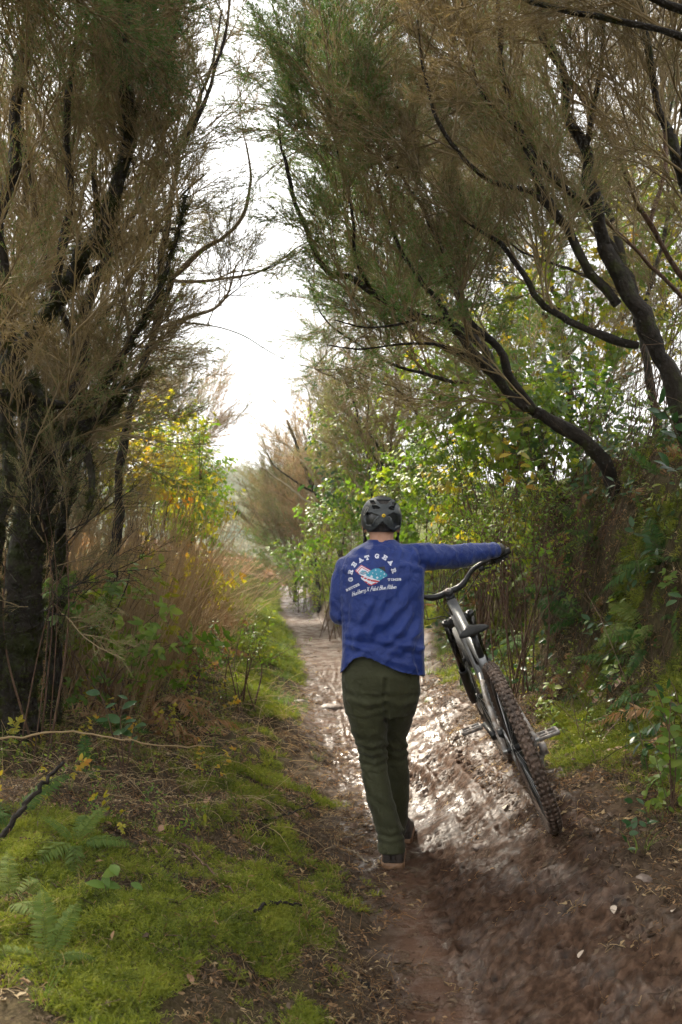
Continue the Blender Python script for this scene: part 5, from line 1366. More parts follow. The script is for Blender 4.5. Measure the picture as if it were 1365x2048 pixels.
def bend_d(d0, d1, pts):
    n = len(pts); return [P(x, y, d0 + (d1 - d0) * k / (n - 1)) for k, (x, y) in enumerate(pts)]
def ground_at(px, d, dz=-.05):
    p = P(px, 1000, d); return np.array((p[0], d, float(H(p[0], d)) + dz))

green_right = lambda px, py: np.clip((760 - px) / 160, 0, .85) * (py < 760)
# ---- left, near: the big mossy tree
def base_left(px, d): return ground_at(px, d)
heath_tree('heath_tree', 'massive mossy old heath tree with crooked dark limbs beside the left bank', [
    ([ground_at(40, 5.3), *bend_d(5.3, 5.3, [(52, 1250), (50, 1100), (72, 960), (66, 840), (48, 760)])], .150, .100, .35, M_barkmoss),
    (bend_d(5.3, 5.1, [(48, 780), (25, 735), (57, 681), (110, 602), (149, 545), (185, 488), (222, 430), (240, 300), (252, 150), (262, -40)]), .062, .030, 1.3, M_barkmoss),
    (bend_d(5.2, 5.0, [(20, 800), (57, 768), (97, 809), (167, 808), (207, 760), (246, 699), (281, 646), (318, 585), (350, 500), (372, 390)]), .034, .010, 1.1, M_barkmoss),
    (bend_d(5.35, 5.6, [(10, 760), (5, 600), (8, 420), (30, 300), (45, 180), (75, 20), (90, -80)]), .050, .028, 1.2),
    (bend_d(5.2, 5.4, [(150, 545), (190, 540), (230, 505), (290, 470), (360, 455)]), .022, .008, 1.2),
    (bend_d(5.1, 4.9, [(110, 602), (122, 480), (136, 380), (128, 250), (150, 90), (165, -60)]), .030, .016, 1.2),
    (bend_d(5.2, 4.9, [(100, 930), (140, 900), (176, 925), (186, 975), (180, 1015)]), .040, .012, .0, M_barkmoss),
    (bend_d(5.3, 5.2, [(95, 980), (120, 900), (150, 850), (215, 820), (260, 770), (300, 745)]), .045, .012, .8, M_barkmoss),
    ([ground_at(105, 5.6), *bend_d(5.6, 5.5, [(118, 1230), (122, 1080), (150, 930), (196, 830), (250, 760)])], .050, .022, .5, M_barkmoss), ([ground_at(-15, 5.0), *bend_d(5.0, 5.0, [(0, 1250), (-8, 1080), (15, 920), (2, 780)])], .055, .04, .4, M_barkmoss),
], 21, {'brown': 5, 'mixed': 4, 'bare': 1, 'green': .01}, density=1.25, bark=M_bark, wind=(.22, 0, .62), start=.30, mossy=380)
# ---- left, behind it: pale limbs reaching over the trail
heath_tree('heath_tree', 'slender heath tree whose pale bare limbs reach over the trail against the sky', [
    ([ground_at(225, 7.4), *bend_d(7.4, 7.4, [(235, 1000), (262, 820), (300, 690), (330, 590), (345, 555)])], .050, .034, .4),
    (bend_d(7.4, 7.2, [(345, 555), (400, 505), (450, 470), (485, 425), (500, 350), (492, 285)]), .026, .008, .9, M_barkpale),
    (bend_d(7.4, 7.1, [(345, 562), (440, 560), (520, 541), (575, 512)]), .018, .005, .9, M_barkpale),
    (bend_d(7.4, 7.0, [(300, 665), (370, 635), (430, 615), (460, 585), (472, 530)]), .022, .006, .9, M_barkpale),
    (bend_d(7.4, 6.9, [(310, 640), (400, 648), (480, 668), (560, 715), (645, 742)]), .010, .002, .5),
    (bend_d(7.4, 7.6, [(320, 600), (335, 430), (370, 280), (420, 150), (445, 20)]), .032, .010, 1.3),
], 22, {'brown': 2, 'mixed': 3, 'bare': 3, 'green': 1.2}, density=.95, wind=(.18, 0, .50), sublen=(.35, .8), scale=(.5, .8), keepgap='low', start=.2, sprays_per=2)
heath_tree('heath_tree', 'tall brown twiggy heath tree filling the upper left corner', [
    ([ground_at(60, 6.6), *bend_d(6.6, 6.6, [(110, 1000), (150, 760), (190, 560), (230, 380)])], .060, .040, .5),
    (bend_d(6.6, 6.5, [(230, 380), (290, 230), (340, 90), (370, -60)]), .036, .018, 1.4), (bend_d(6.6, 6.8, [(190, 560), (280, 400), (380, 260), (440, 120), (465, -30)]), .028, .010, 1.5),
    (bend_d(6.6, 6.3, [(200, 520), (190, 350), (205, 180), (215, -40)]), .030, .014, 1.3), (bend_d(6.6, 6.9, [(170, 680), (260, 560), (330, 430), (410, 350)]), .020, .007, 1.4),
    (bend_d(6.6, 6.4, [(160, 720), (100, 560), (60, 380), (50, 200), (60, 0)]), .030, .015, 1.2),
], 23, {'brown': 5, 'mixed': 4, 'green': .6}, density=1.55, wind=(.16, 0, .70), start=.12)
# ---- right, near: leaning dark trunks
heath_tree('heath_tree', 'leaning dark heath tree arching low over the trail from the right bank', [
    ([ground_at(1300, 6.7), *bend_d(6.7, 6.6, [(1276, 1014), (1235, 964), (1172, 890), (1110, 842), (1069, 823)])], .070, .052, .1),
    (bend_d(6.6, 6.4, [(1069, 823), (999, 766), (945, 712), (912, 662), (883, 641), (825, 629), (790, 606), (745, 578), (700, 553), (665, 546), (640, 520), (612, 475), (590, 410), (572, 340), (556, 240)]), .042, .008, 1.0),
    (bend_d(6.6, 6.9, [(1069, 823), (1032, 766), (999, 708), (957, 662), (922, 612), (895, 545), (868, 470), (830, 400), (790, 320)]), .040, .012, 1.1),
    (bend_d(6.5, 6.2, [(740, 575), (712, 520), (705, 440), (690, 350), (660, 250)]), .016, .006, 1.2), (bend_d(6.5, 6.5, [(905, 655), (880, 600), (842, 560), (800, 500), (770, 420), (735, 300)]), .022, .008, 1.3),
    (bend_d(6.5, 6.3, [(850, 634), (790, 650), (730, 655), (670, 640)]), .014, .005, 1.3), (bend_d(6.6, 6.3, [(960, 720), (870, 690), (800, 690), (720, 700), (655, 690)]), .016, .005, 1.4),
], 31, {'brown': 4, 'mixed': 4.0, 'green': 1.2}, density=1.0, wind=(-.22, 0, .52), greentip=lambda px, py: np.clip((840 - px) / 200, 0, .9), start=.18)
heath_tree('heath_tree', 'stout black forked heath trunk rising on the right above the ferns', [
    ([ground_at(1400, 6.0), *bend_d(6.0, 6.0, [(1390, 900), (1350, 790), (1307, 700), (1282, 640), (1242, 565), (1207, 490)])], .066, .050, .2),
    (bend_d(6.0, 5.9, [(1207, 490), (1185, 400), (1172, 300), (1147, 240), (1127, 175), (1097, 100), (1060, 40), (1020, -50)]), .050, .022, 1.1),
    (bend_d(6.0, 5.7, [(1235, 610), (1170, 520), (1120, 450), (1105, 420), (1050, 305), (1035, 250), (1020, 170), (1005, 60), (998, -50)]), .036, .014, 1.1),
    (bend_d(5.9, 5.6, [(1105, 422), (1060, 380), (1020, 372), (975, 360), (930, 320), (880, 250), (850, 150), (835, 40)]), .020, .008, 1.3),
    (bend_d(6.0, 5.8, [(1276, 690), (1234, 683), (1172, 662), (1123, 633), (1081, 600), (1040, 540), (985, 480), (930, 440)]), .034, .010, 1.1),
    (bend_d(6.0, 6.2, [(1180, 420), (1090, 330), (1030, 250), (960, 180), (930, 60), (920, -50)]), .022, .010, 1.3),
    (bend_d(5.9, 5.7, [(1172, 300), (1195, 180), (1205, 80), (1200, -50)]), .022, .012, 1.0),
], 32, {'brown': 5, 'mixed': 4, 'bare': .5, 'green': .3}, density=1.1, wind=(-.20, 0, .60), start=.2)
heath_tree('heath_tree', 'reddish thin stemmed heath tree crossing behind the black forked trunk', [
    ([ground_at(1440, 7.0), *bend_d(7.0, 7.0, [(1440, 800), (1400, 640), (1365, 557), (1322, 480), (1282, 420)])], .035, .026, .4, M_barkred),
    (bend_d(7.0, 6.8, [(1282, 420), (1232, 300), (1182, 225), (1132, 150), (1070, 60), (1030, -40)]), .022, .010, 1.3, M_barkred),
    (bend_d(7.0, 6.5, [(1390, 620), (1290, 520), (1207, 435), (1132, 380), (1072, 330), (1000, 240)]), .018, .008, 1.2, M_barkred),
    (bend_d(7.0, 7.2, [(1300, 450), (1330, 330), (1325, 200), (1345, 60), (1350, -50)]), .022, .010, 1.2, M_barkred),
], 33, {'brown': 4, 'mixed': 4}, density=1.2, bark=M_barkred, wind=(-.14, 0, .70), start=.15)
heath_tree('heath_tree', 'dark heath tree at the far right edge with steep upright limbs', [
    ([ground_at(1500, 5.6), *bend_d(5.6, 5.6, [(1480, 800), (1430, 560), (1385, 410)])], .060, .045, .3),
    (bend_d(5.6, 5.5, [(1385, 410), (1365, 345), (1332, 240), (1302, 140), (1282, 50), (1265, -60)]), .036, .018, 1.3),
    (bend_d(5.6, 5.2, [(1400, 460), (1370, 300), (1372, 120), (1390, -40)]), .030, .016, 1.2),
], 34, {'brown': 6, 'mixed': 2}, density=1.1, wind=(-.12, 0, .7))
heath_tree('heath_tree', 'near heath tree sending a mossy bough across the top right corner', [
    ([np.array((2.5, 4.0, float(H(2.5, 4.0)) - .05)), (2.35, 4.05, 2.2), P(1500, 330, 4.1), P(1450, 130, 4.1)], .060, .035, .0, M_barkmoss),
    (bend_d(4.1, 4.0, [(1450, 130), (1400, 92), (1332, 66), (1207, 36), (1117, 20), (1047, -2), (960, -60)]), .020, .009, .9, M_barkmoss), (bend_d(4.1, 3.9, [(1450, 130), (1400, 42), (1307, 0), (1250, -50)]), .026, .014, .9, M_barkmoss),
], 35, {'brown': 4, 'mixed': 2}, density=.8, wind=(-.25, 0, .45), scale=(.5, .8))
heath_tree('heath_tree', 'broad heath tree behind the arching trunk with green outer sprays over the trail', [
    ([ground_at(1120, 9.2), *bend_d(9.2, 9.1, [(1100, 960), (1040, 840), (985, 740), (940, 640), (900, 540)])], .060, .040, .3),
    (bend_d(9.1, 8.8, [(985, 740), (880, 690), (800, 640), (735, 560), (690, 450), (655, 320)]), .032, .008, 1.4), (bend_d(9.1, 9.2, [(900, 540), (820, 420), (740, 300), (680, 160), (640, 20)]), .034, .010, 1.4),
    (bend_d(9.1, 9.3, [(920, 590), (930, 440), (900, 280), (860, 120), (840, -40)]), .032, .012, 1.3), (bend_d(9.1, 8.9, [(1000, 770), (900, 760), (800, 735), (720, 690), (650, 640), (618, 560)]), .026, .006, 1.5),
    (bend_d(9.1, 9.0, [(840, 450), (720, 420), (640, 330), (585, 200), (560, 60)]), .022, .006, 1.5), (bend_d(9.1, 9.0, [(740, 300), (650, 220), (590, 120), (545, 10)]), .020, .006, 1.6),
], 36, {'brown': 3, 'mixed': 2, 'green': 2.5}, density=1.25, wind=(-.22, 0, .62), greentip=lambda px, py: np.clip((880 - px) / 200, 0, .97), start=.15, scale=(.85, 1.3))
heath_tree('heath_tree', 'heath tree in the upper right background behind the black forked trunk', [
    ([ground_at(1330, 9.8), *bend_d(9.8, 9.8, [(1320, 900), (1290, 700), (1250, 520), (1190, 360)])], .055, .038, .4),
    (bend_d(9.8, 9.6, [(1190, 360), (1120, 220), (1060, 80), (1030, -50)]), .030, .012, 1.4), (bend_d(9.8, 9.8, [(1250, 520), (1150, 400), (1040, 320), (960, 200), (930, 60)]), .030, .010, 1.4),
    (bend_d(9.8, 9.9, [(1280, 640), (1330, 450), (1340, 250), (1360, 60)]), .030, .012, 1.2), (bend_d(9.8, 9.6, [(1270, 600), (1150, 540), (1040, 500), (960, 420)]), .024, .008, 1.3),
], 37, {'brown': 5, 'mixed': 3}, density=1.15, wind=(-.10, 0, .72), start=.15, scale=(.9, 1.35))
# ---- right, middle distance
heath_tree('heath_tree', 'sparse heath tree with several bare stems standing beyond the helmet', [
    ([ground_at(776, 13.0), *bend_d(13, 13, [(771, 987), (767, 940), (753, 885), (727, 852), (709, 811), (690, 756), (676, 734)])], .042, .014, .8),
    ([ground_at(795, 13.2), *bend_d(13.2, 13.2, [(789, 987), (778, 940), (782, 885), (789, 830), (793, 770), (800, 700)])], .036, .014, .9, M_barkred),
    (bend_d(13, 12.6, [(767, 940), (740, 900), (734, 860), (738, 800)]), .018, .007, .9), ([ground_at(760, 12.6), *bend_d(12.6, 12.6, [(742, 960), (733, 900), (722, 860), (708, 830)])], .020, .008, 1.0),
    ([ground_at(940, 12.2), *bend_d(12.2, 11.8, [(928, 910), (885, 888), (852, 848), (822, 804), (793, 778), (738, 753), (672, 727)])], .034, .008, .7),
], 41, {'brown': 3, 'mixed': 2, 'green': 1}, density=.9, wind=(-.16, 0, .55), scale=(.9, 1.4), sublen=(.5, 1.2))
heath_tree('heath_tree', 'windswept tan heath tree with bleached branches at the bend of the trail', [
    ([ground_at(690, 17), *bend_d(17, 17, [(668, 1040), (640, 990), (612, 940), (590, 890), (575, 840)])], .060, .022, 1.2, M_bark),
    (bend_d(17, 16.6, [(668, 1030), (612, 1000), (560, 960), (528, 935)]), .030, .008, .5, M_bleach), (bend_d(17, 16.5, [(650, 1000), (610, 930), (570, 890), (545, 880)]), .030, .008, .7, M_bleach),
    (bend_d(17, 17.2, [(660, 1020), (640, 930), (625, 860), (618, 790), (605, 760)]), .040, .010, 1.4), (bend_d(17, 17.4, [(670, 1030), (670, 930), (655, 850), (650, 780)]), .036, .010, 1.4),
    (bend_d(17, 16.8, [(640, 990), (590, 960), (550, 930), (535, 905)]), .030, .008, 1.3),
], 42, {'pale': 6, 'brown': .5}, density=.95, wind=(-.20, 0, .52), scale=(1.1, 1.8), sublen=(.6, 1.3))
heath_tree('heath_bush', 'dark rounded heath bush standing at the far bend of the trail', [
    ([ground_at(590, 22), *bend_d(22, 22, [(590, 1110), (580, 1070), (572, 1040)])], .05, .02, 3.0), (bend_d(22, 22, [(592, 1130), (568, 1095), (556, 1060)]), .03, .012, 3.0), (bend_d(22, 22.3, [(590, 1140), (600, 1080), (590, 1030)]), .03, .012, 3.0),
    (bend_d(22, 21.5, [(605, 1150), (585, 1140), (572, 1120)]), .03, .012, 3.0)], 43, {'mixed': 3, 'brown': 2, 'green': 2}, density=.55, wind=(-.15, 0, .6), scale=(1.2, 1.9), start=.0, cat='bush', keepgap=False)
heath_tree('heath_bush', 'brown green hedge of heath along the grassy bank ahead of the person', [
    ([ground_at(640, 18.5), *bend_d(18.5, 18.5, [(632, 1110), (620, 1060), (605, 1010)])], .05, .02, 2.6), (bend_d(18.5, 18, [(650, 1130), (660, 1070), (650, 1010)]), .03, .012, 2.6), (bend_d(18, 17.5, [(680, 1110), (690, 1060), (680, 1010)]), .03, .012, 2.6),
    (bend_d(18, 17.6, [(640, 1140), (610, 1120), (600, 1085)]), .03, .012, 2.6)], 44, {'mixed': 2, 'brown': 1, 'pale': 3}, density=.7, wind=(-.18, 0, .5), scale=(1.0, 1.7), start=.0, cat='bush', keepgap=False)
# ---- unseen trees added on both banks so that their crowns shade the near ground
heath_tree('heath_tree', 'unseen heath tree added on the left bank to shade the near trail', [
    ([np.array((-2.6, 2.2, float(H(-2.6, 2.2)) - .05)), (-2.5, 2.3, 1.5), (-2.2, 2.4, 2.5), (-1.8, 2.5, 3.4)], .10, .05, .8), ([(-2.3, 2.4, 2.2), (-1.9, 1.6, 3.0), (-1.2, 1.2, 3.7)], .05, .02, 2.4), ([(-2.2, 2.4, 2.4), (-2.0, 3.2, 3.1), (-1.6, 3.9, 3.8)], .05, .02, 2.4),
    ([(-2.2, 2.4, 2.6), (-2.7, 2.0, 3.6), (-2.7, 1.8, 4.6)], .05, .02, 2.2), ([(-2.0, 2.4, 2.9), (-1.3, 2.5, 3.8), (-.7, 2.6, 4.5)], .05, .02, 2.4), ([(-1.8, 2.5, 3.4), (-1.4, 3.4, 4.3), (-.9, 4.0, 5.0)], .05, .02, 2.2), ([(-1.9, 2.0, 2.8), (-1.0, 1.4, 4.0), (-.3, 1.2, 4.8)], .05, .02, 2.2)],
    27, {'brown': 4, 'mixed': 3, 'green': 1}, density=.4, wind=(.1, 0, .45), scale=(1.0, 1.5), start=.1)
heath_tree('heath_tree', 'unseen heath tree added on the right bank to shade the near bank', [
    ([np.array((2.7, 1.6, float(H(2.7, 1.6)) - .05)), (2.6, 1.6, 2.6), (2.2, 1.7, 3.5), (1.6, 1.8, 4.3)], .10, .05, .8), ([(2.3, 1.7, 3.3), (1.8, 1.0, 4.0), (1.1, .6, 4.6)], .05, .02, 2.2), ([(2.2, 1.7, 3.5), (2.2, 2.6, 4.2), (1.9, 3.3, 4.9)], .05, .02, 2.2), ([(1.8, 1.8, 4.0), (1.1, 2.2, 4.7), (.5, 2.4, 5.2)], .05, .02, 2.0), ([(1.6, 1.8, 4.3), (1.0, 3.1, 4.7), (.4, 4.3, 5.1)], .05, .02, 2.6), ([(1.8, 2.2, 4.2), (1.6, 3.6, 4.9), (1.2, 4.6, 5.4)], .05, .02, 2.4)],
    28, {'brown': 4, 'mixed': 3, 'green': 1}, density=.5, wind=(-.1, 0, .45), scale=(1.0, 1.5), start=.1)
# ---- thick growth behind the left trunks
heath_tree('heath_tree', 'dense dark heath growth closing the view behind the mossy trunk', [
    ([ground_at(-60, 8.5), *bend_d(8.5, 8.5, [(-40, 900), (0, 700), (40, 520), (60, 350)])], .06, .04, 1.5), (bend_d(8.5, 8.3, [(-40, 950), (60, 850), (130, 740), (180, 620)]), .03, .012, 1.8),
    (bend_d(8.5, 8.6, [(-40, 900), (-20, 700), (-60, 500), (-60, 300)]), .03, .012, 1.6), (bend_d(8.5, 8.5, [(20, 620), (110, 520), (170, 380), (210, 220)]), .03, .012, 1.5), (bend_d(8.5, 8.3, [(-50, 1020), (40, 960), (110, 900), (170, 830)]), .03, .012, 1.8)],
    25, {'brown': 5, 'mixed': 3, 'green': .6}, density=1.2, wind=(.12, 0, .6), start=.05, scale=(.9, 1.3))
heath_tree('heath_tree', 'far heath tree behind the glowing leaves on the right', [
    ([ground_at(1150, 13.5), *bend_d(13.5, 13.5, [(1140, 800), (1120, 650), (1090, 500), (1060, 380)])], .06, .04, 1.4), (bend_d(13.5, 13.5, [(1120, 650), (1000, 560), (920, 450), (860, 330)]), .03, .012, 1.5), (bend_d(13.5, 13.5, [(1130, 720), (1230, 600), (1280, 450), (1310, 280)]), .03, .012, 1.5),
    (bend_d(13.5, 13.2, [(1140, 800), (1010, 740), (920, 660), (850, 570)]), .03, .012, 1.6), (bend_d(13.5, 13.5, [(1140, 780), (1280, 740), (1370, 640), (1400, 480)]), .03, .012, 1.5)],
    38, {'brown': 3, 'mixed': 3, 'green': 1.5}, density=1.2, wind=(-.08, 0, .65), start=.05, scale=(1.2, 1.8))

# ================================================================== UNDERGROWTH
rng = np.random.default_rng(77)
def rand_xy(n, x0, x1, y0, y1): return rng.uniform(x0, x1, n), rng.uniform(y0, y1, n)
def on_ground(x, y, dz=0.0): return np.stack([x, y, H(x, y) + dz], 1)
def visible(x, y, m=80):
    px, py = proj(np.stack([x, y, H(x, y)], 1)); return (px > -m) & (px < 1365 + m) & (py < 2048 + m) & (y > 1.5)
# moss cushions
def scat_mask(n, box, f):
    x, y = rand_xy(n, *box); k = visible(x, y); x, y = x[k], y[k]; k = rng.random(len(x)) < f(x, y); return x[k], y[k]
xs, ys = [], []
for n, box in ((60000, (-2.4, 2.4, 2.4, 6.5)), (22000, (-3.0, 2.4, 6.5, 12)), (9000, (-4.5, 1.5, 12, 26))):
    a, b = scat_mask(n, box, lambda x, y: moss_mask(x, y) ** 1.6 * (1 - .8 * sstep(.9, 1.5, x - xc(y)) * (y < 10))); xs.append(a); ys.append(b)
x, y = np.concatenate(xs), np.concatenate(ys)
mo = scatter('moss', on_ground(x, y, .0), Hn(x, y) + rng.normal(0, .15, (len(x), 3)), rng.uniform(.7, 1.5, len(x)) * (1 + .09 * np.clip(y - 4, 0, 16)), T_moss); tag(mo, 'yellow green moss carpet on both banks of the trail', 'moss', kind='stuff')
print('moss', len(x), 'branches', NSPR)
xs, ys = [], []
for n, box in ((1500, (-2.0, 2.0, 2.6, 7)), (5000, (-3.2, 2.0, 7, 13)), (14000, (-4.5, 3.5, 11, 28))):
    def f(x, y):
        u = x - xc(y); e = np.clip(fbm(x * 1.1, y * 1.1, 91, 3) * 1.5 + .55, 0, 1)
        return np.where(y < 8, .10, 1.0) * e * sstep(.33, .5, np.abs(u)) * (1 - sstep(2.2, 3.0, np.abs(u)))
    a, b = scat_mask(n, box, f); xs.append(a); ys.append(b)
x, y = np.concatenate(xs), np.concatenate(ys)
gr = scatter('grass', on_ground(x, y), np.array((0, 0, 1.0)) + rng.normal(0, .2, (len(x), 3)), rng.uniform(.5, 1.1, len(x)), T_grass); tag(gr, 'short bright grass on the banks further along the trail', 'grass', kind='stuff')
# litter
xs, ys = [], []
for n, box in ((38000, (-2.4, 2.2, 2.4, 8)), (9000, (-3, 2.2, 8, 14))):
    def f(x, y):
        u = x - xc(y); on = np.exp(-(np.clip(np.abs(u - .1) - .1, 0, None) / .3) ** 2)
        return np.clip((.75 - .735 * on) * (1 - .35 * moss_mask(x, y)) * (fbm(x * 2, y * 2, 95, 3) * 1.4 + .65), 0, 1)
    a, b = scat_mask(n, box, f); xs.append(a); ys.append(b)
x, y = np.concatenate(xs), np.concatenate(ys)
li = scatter('litter', on_ground(x, y, .004), Hn(x, y), rng.uniform(.5, 1.2, len(x)), T_litter); tag(li, 'brown leaf and twig litter scattered on trail edges and banks', 'litter', kind='stuff')
n = 1500; x, y = rand_xy(n, -2.2, 2.0, 2.6, 8); k = visible(x, y) & (np.abs(x - xc(y) - .1) > .5); x, y = x[k], y[k]
st_ = scatter('dry_grass', on_ground(x, y, .0), Hn(x, y) + rng.normal(0, .7, (len(x), 3)), rng.uniform(.3, .9, len(x)), T_straw); tag(st_, 'dry grass wisps lying in the moss of both banks', 'grass', kind='stuff')
# dead bracken and straw: the tangled left bank
def stalks(n, fx, hh, lean, rr, mat, name, label, seed, parent=None):
    r = np.random.default_rng(seed); mb = MB()
    for k in range(n):
        x, y = fx(r); h = r.uniform(*hh); a = r.uniform(0, 2 * np.pi); ln = r.uniform(*lean); p = np.array((x, y, float(H(x, y)) - .02)); d = np.array((math.cos(a) * ln + .2, math.sin(a) * ln, 1.0)); d /= np.linalg.norm(d); pts = [p]
        for s in range(5): d = d + r.normal(0, .08, 3) - np.array((0, 0, .07 + .09 * ln)); d /= np.linalg.norm(d); q = pts[-1] + d * h / 5; q[2] = max(q[2], float(H(q[0], q[1])) + .015); pts.append(q)
        mb.tube(np.array(pts), np.linspace(rr, rr * .45, 6) * r.uniform(.6, 1.3), 3, cap=False)
    o = mb.build(name, mat); tag(o, label, 'bracken', kind='stuff'); return o
stalks(1500, lambda r: (float(xc(9)) - r.uniform(1.3, 3.2), r.uniform(6.4, 13.5)), (.4, 1.2), (.05, .6), .0034, M_straw, 'dead_bracken_stalks', 'tangle of tan dead bracken stalks below the mossy tree', 61)
stalks(950, lambda r: (-r.uniform(1.2, 2.6), r.uniform(6.0, 8.6)), (.7, 1.5), (.0, .15), .0038, M_straw, 'upright_dead_stems', 'upright dry tan stems beside the mossy trunk', 62)
def _far(r):
    y = r.uniform(9.2, 13.8); return float(xc(y)) - r.uniform(1.55, 3.0), y
stalks(1100, _far, (.4, 1.15), (.05, .8), .0048, M_straw, 'sunlit_dead_bracken', 'sunlit bank of tan dead bracken ahead on the left', 66)
stalks(900, lambda r: (-r.uniform(.35, 2.2), r.uniform(4.4, 9.5)), (.08, .38), (.7, 2.2), .0018, M_straw, 'fallen_straw', 'fallen straw and bracken stems lying on the left bank', 63)
stalks(420, lambda r: (float(xc(7)) + r.uniform(.95, 2.4), r.uniform(3.6, 10.0)), (.3, 1.1), (.2, 1.2), .0024, M_litter, 'dead_twigs', 'dead brown twigs and stems covering the steep right bank', 64)
n = 700; y = rng.uniform(5.8, 14, n); x = xc(y) - rng.uniform(1.2, 3.4, n)
db = scatter('dead_bracken_fronds', on_ground(x, y, 0) + np.stack([np.zeros(n), np.zeros(n), rng.uniform(0, .75, n) * sstep(1.2, 2.2, -x)], 1), rng.normal(0, .5, (n, 3)) + np.array((.25, 0, .5)), rng.uniform(.25, .55, n), T_dead); tag(db, 'brown dead bracken fronds on the left bank', 'bracken', kind='stuff')
n = 160; y = rng.uniform(3.4, 10, n); x = xc(y) + rng.uniform(.95, 2.0, n)
db = scatter('withered_ferns', on_ground(x, y, .02), rng.normal(0, .5, (n, 3)) + np.array((-.5, -.2, .6)), rng.uniform(.15, .36, n), T_dead); tag(db, 'withered brown fern fronds hanging on the right bank', 'bracken', kind='stuff')

def bush(name, label, c, rad, n, temps, seed, stem_n=14, cat='shrub', up=.5, sc=(.7, 1.3), stemm=M_barkred, group=None, hollow=.35):
    """a shrub: arching stems from one root patch and leafy sprigs round them"""
    r = np.random.default_rng(seed); c = np.asarray(c, float); rad = np.asarray(rad, float)
    root = empty(name, (c[0], c[1], float(H(c[0], c[1]))), label, cat, group)
    mb = MB()
    for k in range(stem_n):
        d = r.normal(size=3); d[2] = abs(d[2]) * .6 + .2; d /= np.linalg.norm(d); e = c + d * rad * r.uniform(.7, 1.05); b = np.array((c[0] + r.normal(0, rad[0] * .25), c[1] + r.normal(0, rad[1] * .25), 0)); b[2] = float(H(b[0], b[1])) - .03
        m = (b + e) / 2 + np.array((0, 0, .25 * rad[2])) + r.normal(0, .08, 3); cv = spline([b, m, e], 10)
        mb.tube(cv, np.linspace(.006, .002, 10) * r.uniform(.6, 1.6), 5, cap=False)
    tag(mb.build('stems', stemm, root, world=True), kind='stuff')
    d = r.normal(size=(n, 3)); d /= np.linalg.norm(d, axis=1)[:, None]; q = c + d * rad * (hollow + (1 - hollow) * r.random(n) ** .5)[:, None] * (1 + .35 * fbm(d[:, 0] * 2 + seed, d[:, 2] * 2 + d[:, 1], seed, 2))[:, None]
    k = q[:, 2] > H(q[:, 0], q[:, 1]) - .02; q, d = q[k], d[k]
    dirs = d * .7 + np.array((0, 0, up)) + r.normal(0, .35, d.shape)
    tag(scatter('foliage', q, dirs, r.uniform(*sc, len(q)), temps, root, rng=r), kind='stuff'); return root
YG = T_sprigy + T_sprig
# left thicket: brambles lit from ahead
bush('bramble_bush', 'sunlit bramble thicket with yellow and green leaves on the left bank', P(300, 930, 11.5), (.6, .9, .42), 170, YG, 71, 26)
bush('bramble_bush', 'bramble thicket with pale leaves hanging beside the far trail', P(375, 990, 12.8), (.42, .9, .6), 220, YG, 72, 22)
bush('bramble_bush', 'tall bramble at the end of the left thicket against the hill', P(370, 990, 15.5), (.42, .9, .65), 330, T_sprig + T_sprigy[:1], 73, 20)
bush('bramble_bush', 'yellow leafed bramble glowing low in the middle of the left thicket', P(250, 1000, 9.0), (.45, .5, .22), 60, T_sprigy + T_small[:1], 79, 14)
bush('bramble_bush', 'low yellow leaved bramble at the foot of the dead bracken', P(330, 1180, 8.6), (.45, .4, .16), 70, T_sprigy, 74, 12)
bush('bramble_bush', 'green leafed bramble stems among straw in front of the mossy trunk', P(215, 1290, 6.0), (.45, .4, .22), 60, T_sprig, 75, 12)
bush('bramble_bush', 'small bramble with orange leaves high in the left thicket', P(290, 880, 9.6), (.45, .4, .25), 70, T_sprigy, 76, 10)
bush('heath_shrub', 'pale far shrub behind the left thicket', P(350, 880, 19), (.6, 1, .8), 40, T_pale + T_mixed, 77, 14, sc=(.9, 1.4), up=1.2, stemm=M_twigpale)
bush('low_shrub', 'low green shrub at the foot of the far bush by the trail', P(605, 1140, 19.5), (.55, .6, .45), 140, T_small + T_sprig, 93, 10)
bush('heath_shrub', 'dark twiggy shrub filling the left edge behind the mossy trunk', P(0, 1000, 8.2), (.7, .6, .9), 110, T_mixed + T_brown, 94, 10, sc=(.5, .9), up=.9)
bush('heath_shrub', 'tangle of thin bare twigs clinging round the mossy trunk', P(85, 1130, 5.05), (.22, .22, .45), 46, T_bare + T_mixed[:1], 95, 6, sc=(.28, .5), up=.4)
bush('low_shrub', 'small leafed green shrub on the grassy bank left of the shoulder', P(655, 1175, 15.8), (.55, .8, .30), 190, T_small, 96, 5)
bush('low_shrub', 'small leafed shrub on the slope beside the dead bracken', P(470, 1320, 7.4), (.30, .5, .06), 60, T_small, 78, 8)
# right undergrowth
bush('bramble_bush', 'bright green leafy shrub right of the helmet', P(870, 1000, 9.8), (.55, .7, .55), 260, T_sprig + T_small, 81, 20)
bush('bramble_bush', 'yellow green shrub with small leaves above the sleeve', P(975, 1010, 8.4), (.42, .5, .50), 230, T_small + T_sprigy[:1], 82, 18)
bush('bramble_bush', 'leafy bramble growing over the arching trunk', P(1000, 870, 8.0), (.50, .5, .32), 130, T_sprig, 83, 14)
bush('bramble_bush', 'shrub with grey green leaves beyond the helmet', P(775, 940, 13.5), (.9, .9, .75), 330, T_sprig + T_sprigd, 84, 20)
bush('bramble_bush', 'autumn coloured shrub behind the bare stems', P(740, 860, 16), (.9, .9, 1.0), 330, YG, 85, 20)
bush('bramble_bush', 'sprawling green shrub along the grassy bank above the shoulder', P(705, 1090, 14.5), (.80, 1.2, .65), 420, T_sprig + T_small, 86, 20)
bush('bramble_bush', 'small leafed green shrub beside the gloved hand', P(1040, 1080, 6.6), (.30, .4, .30), 150, T_small, 87, 16)
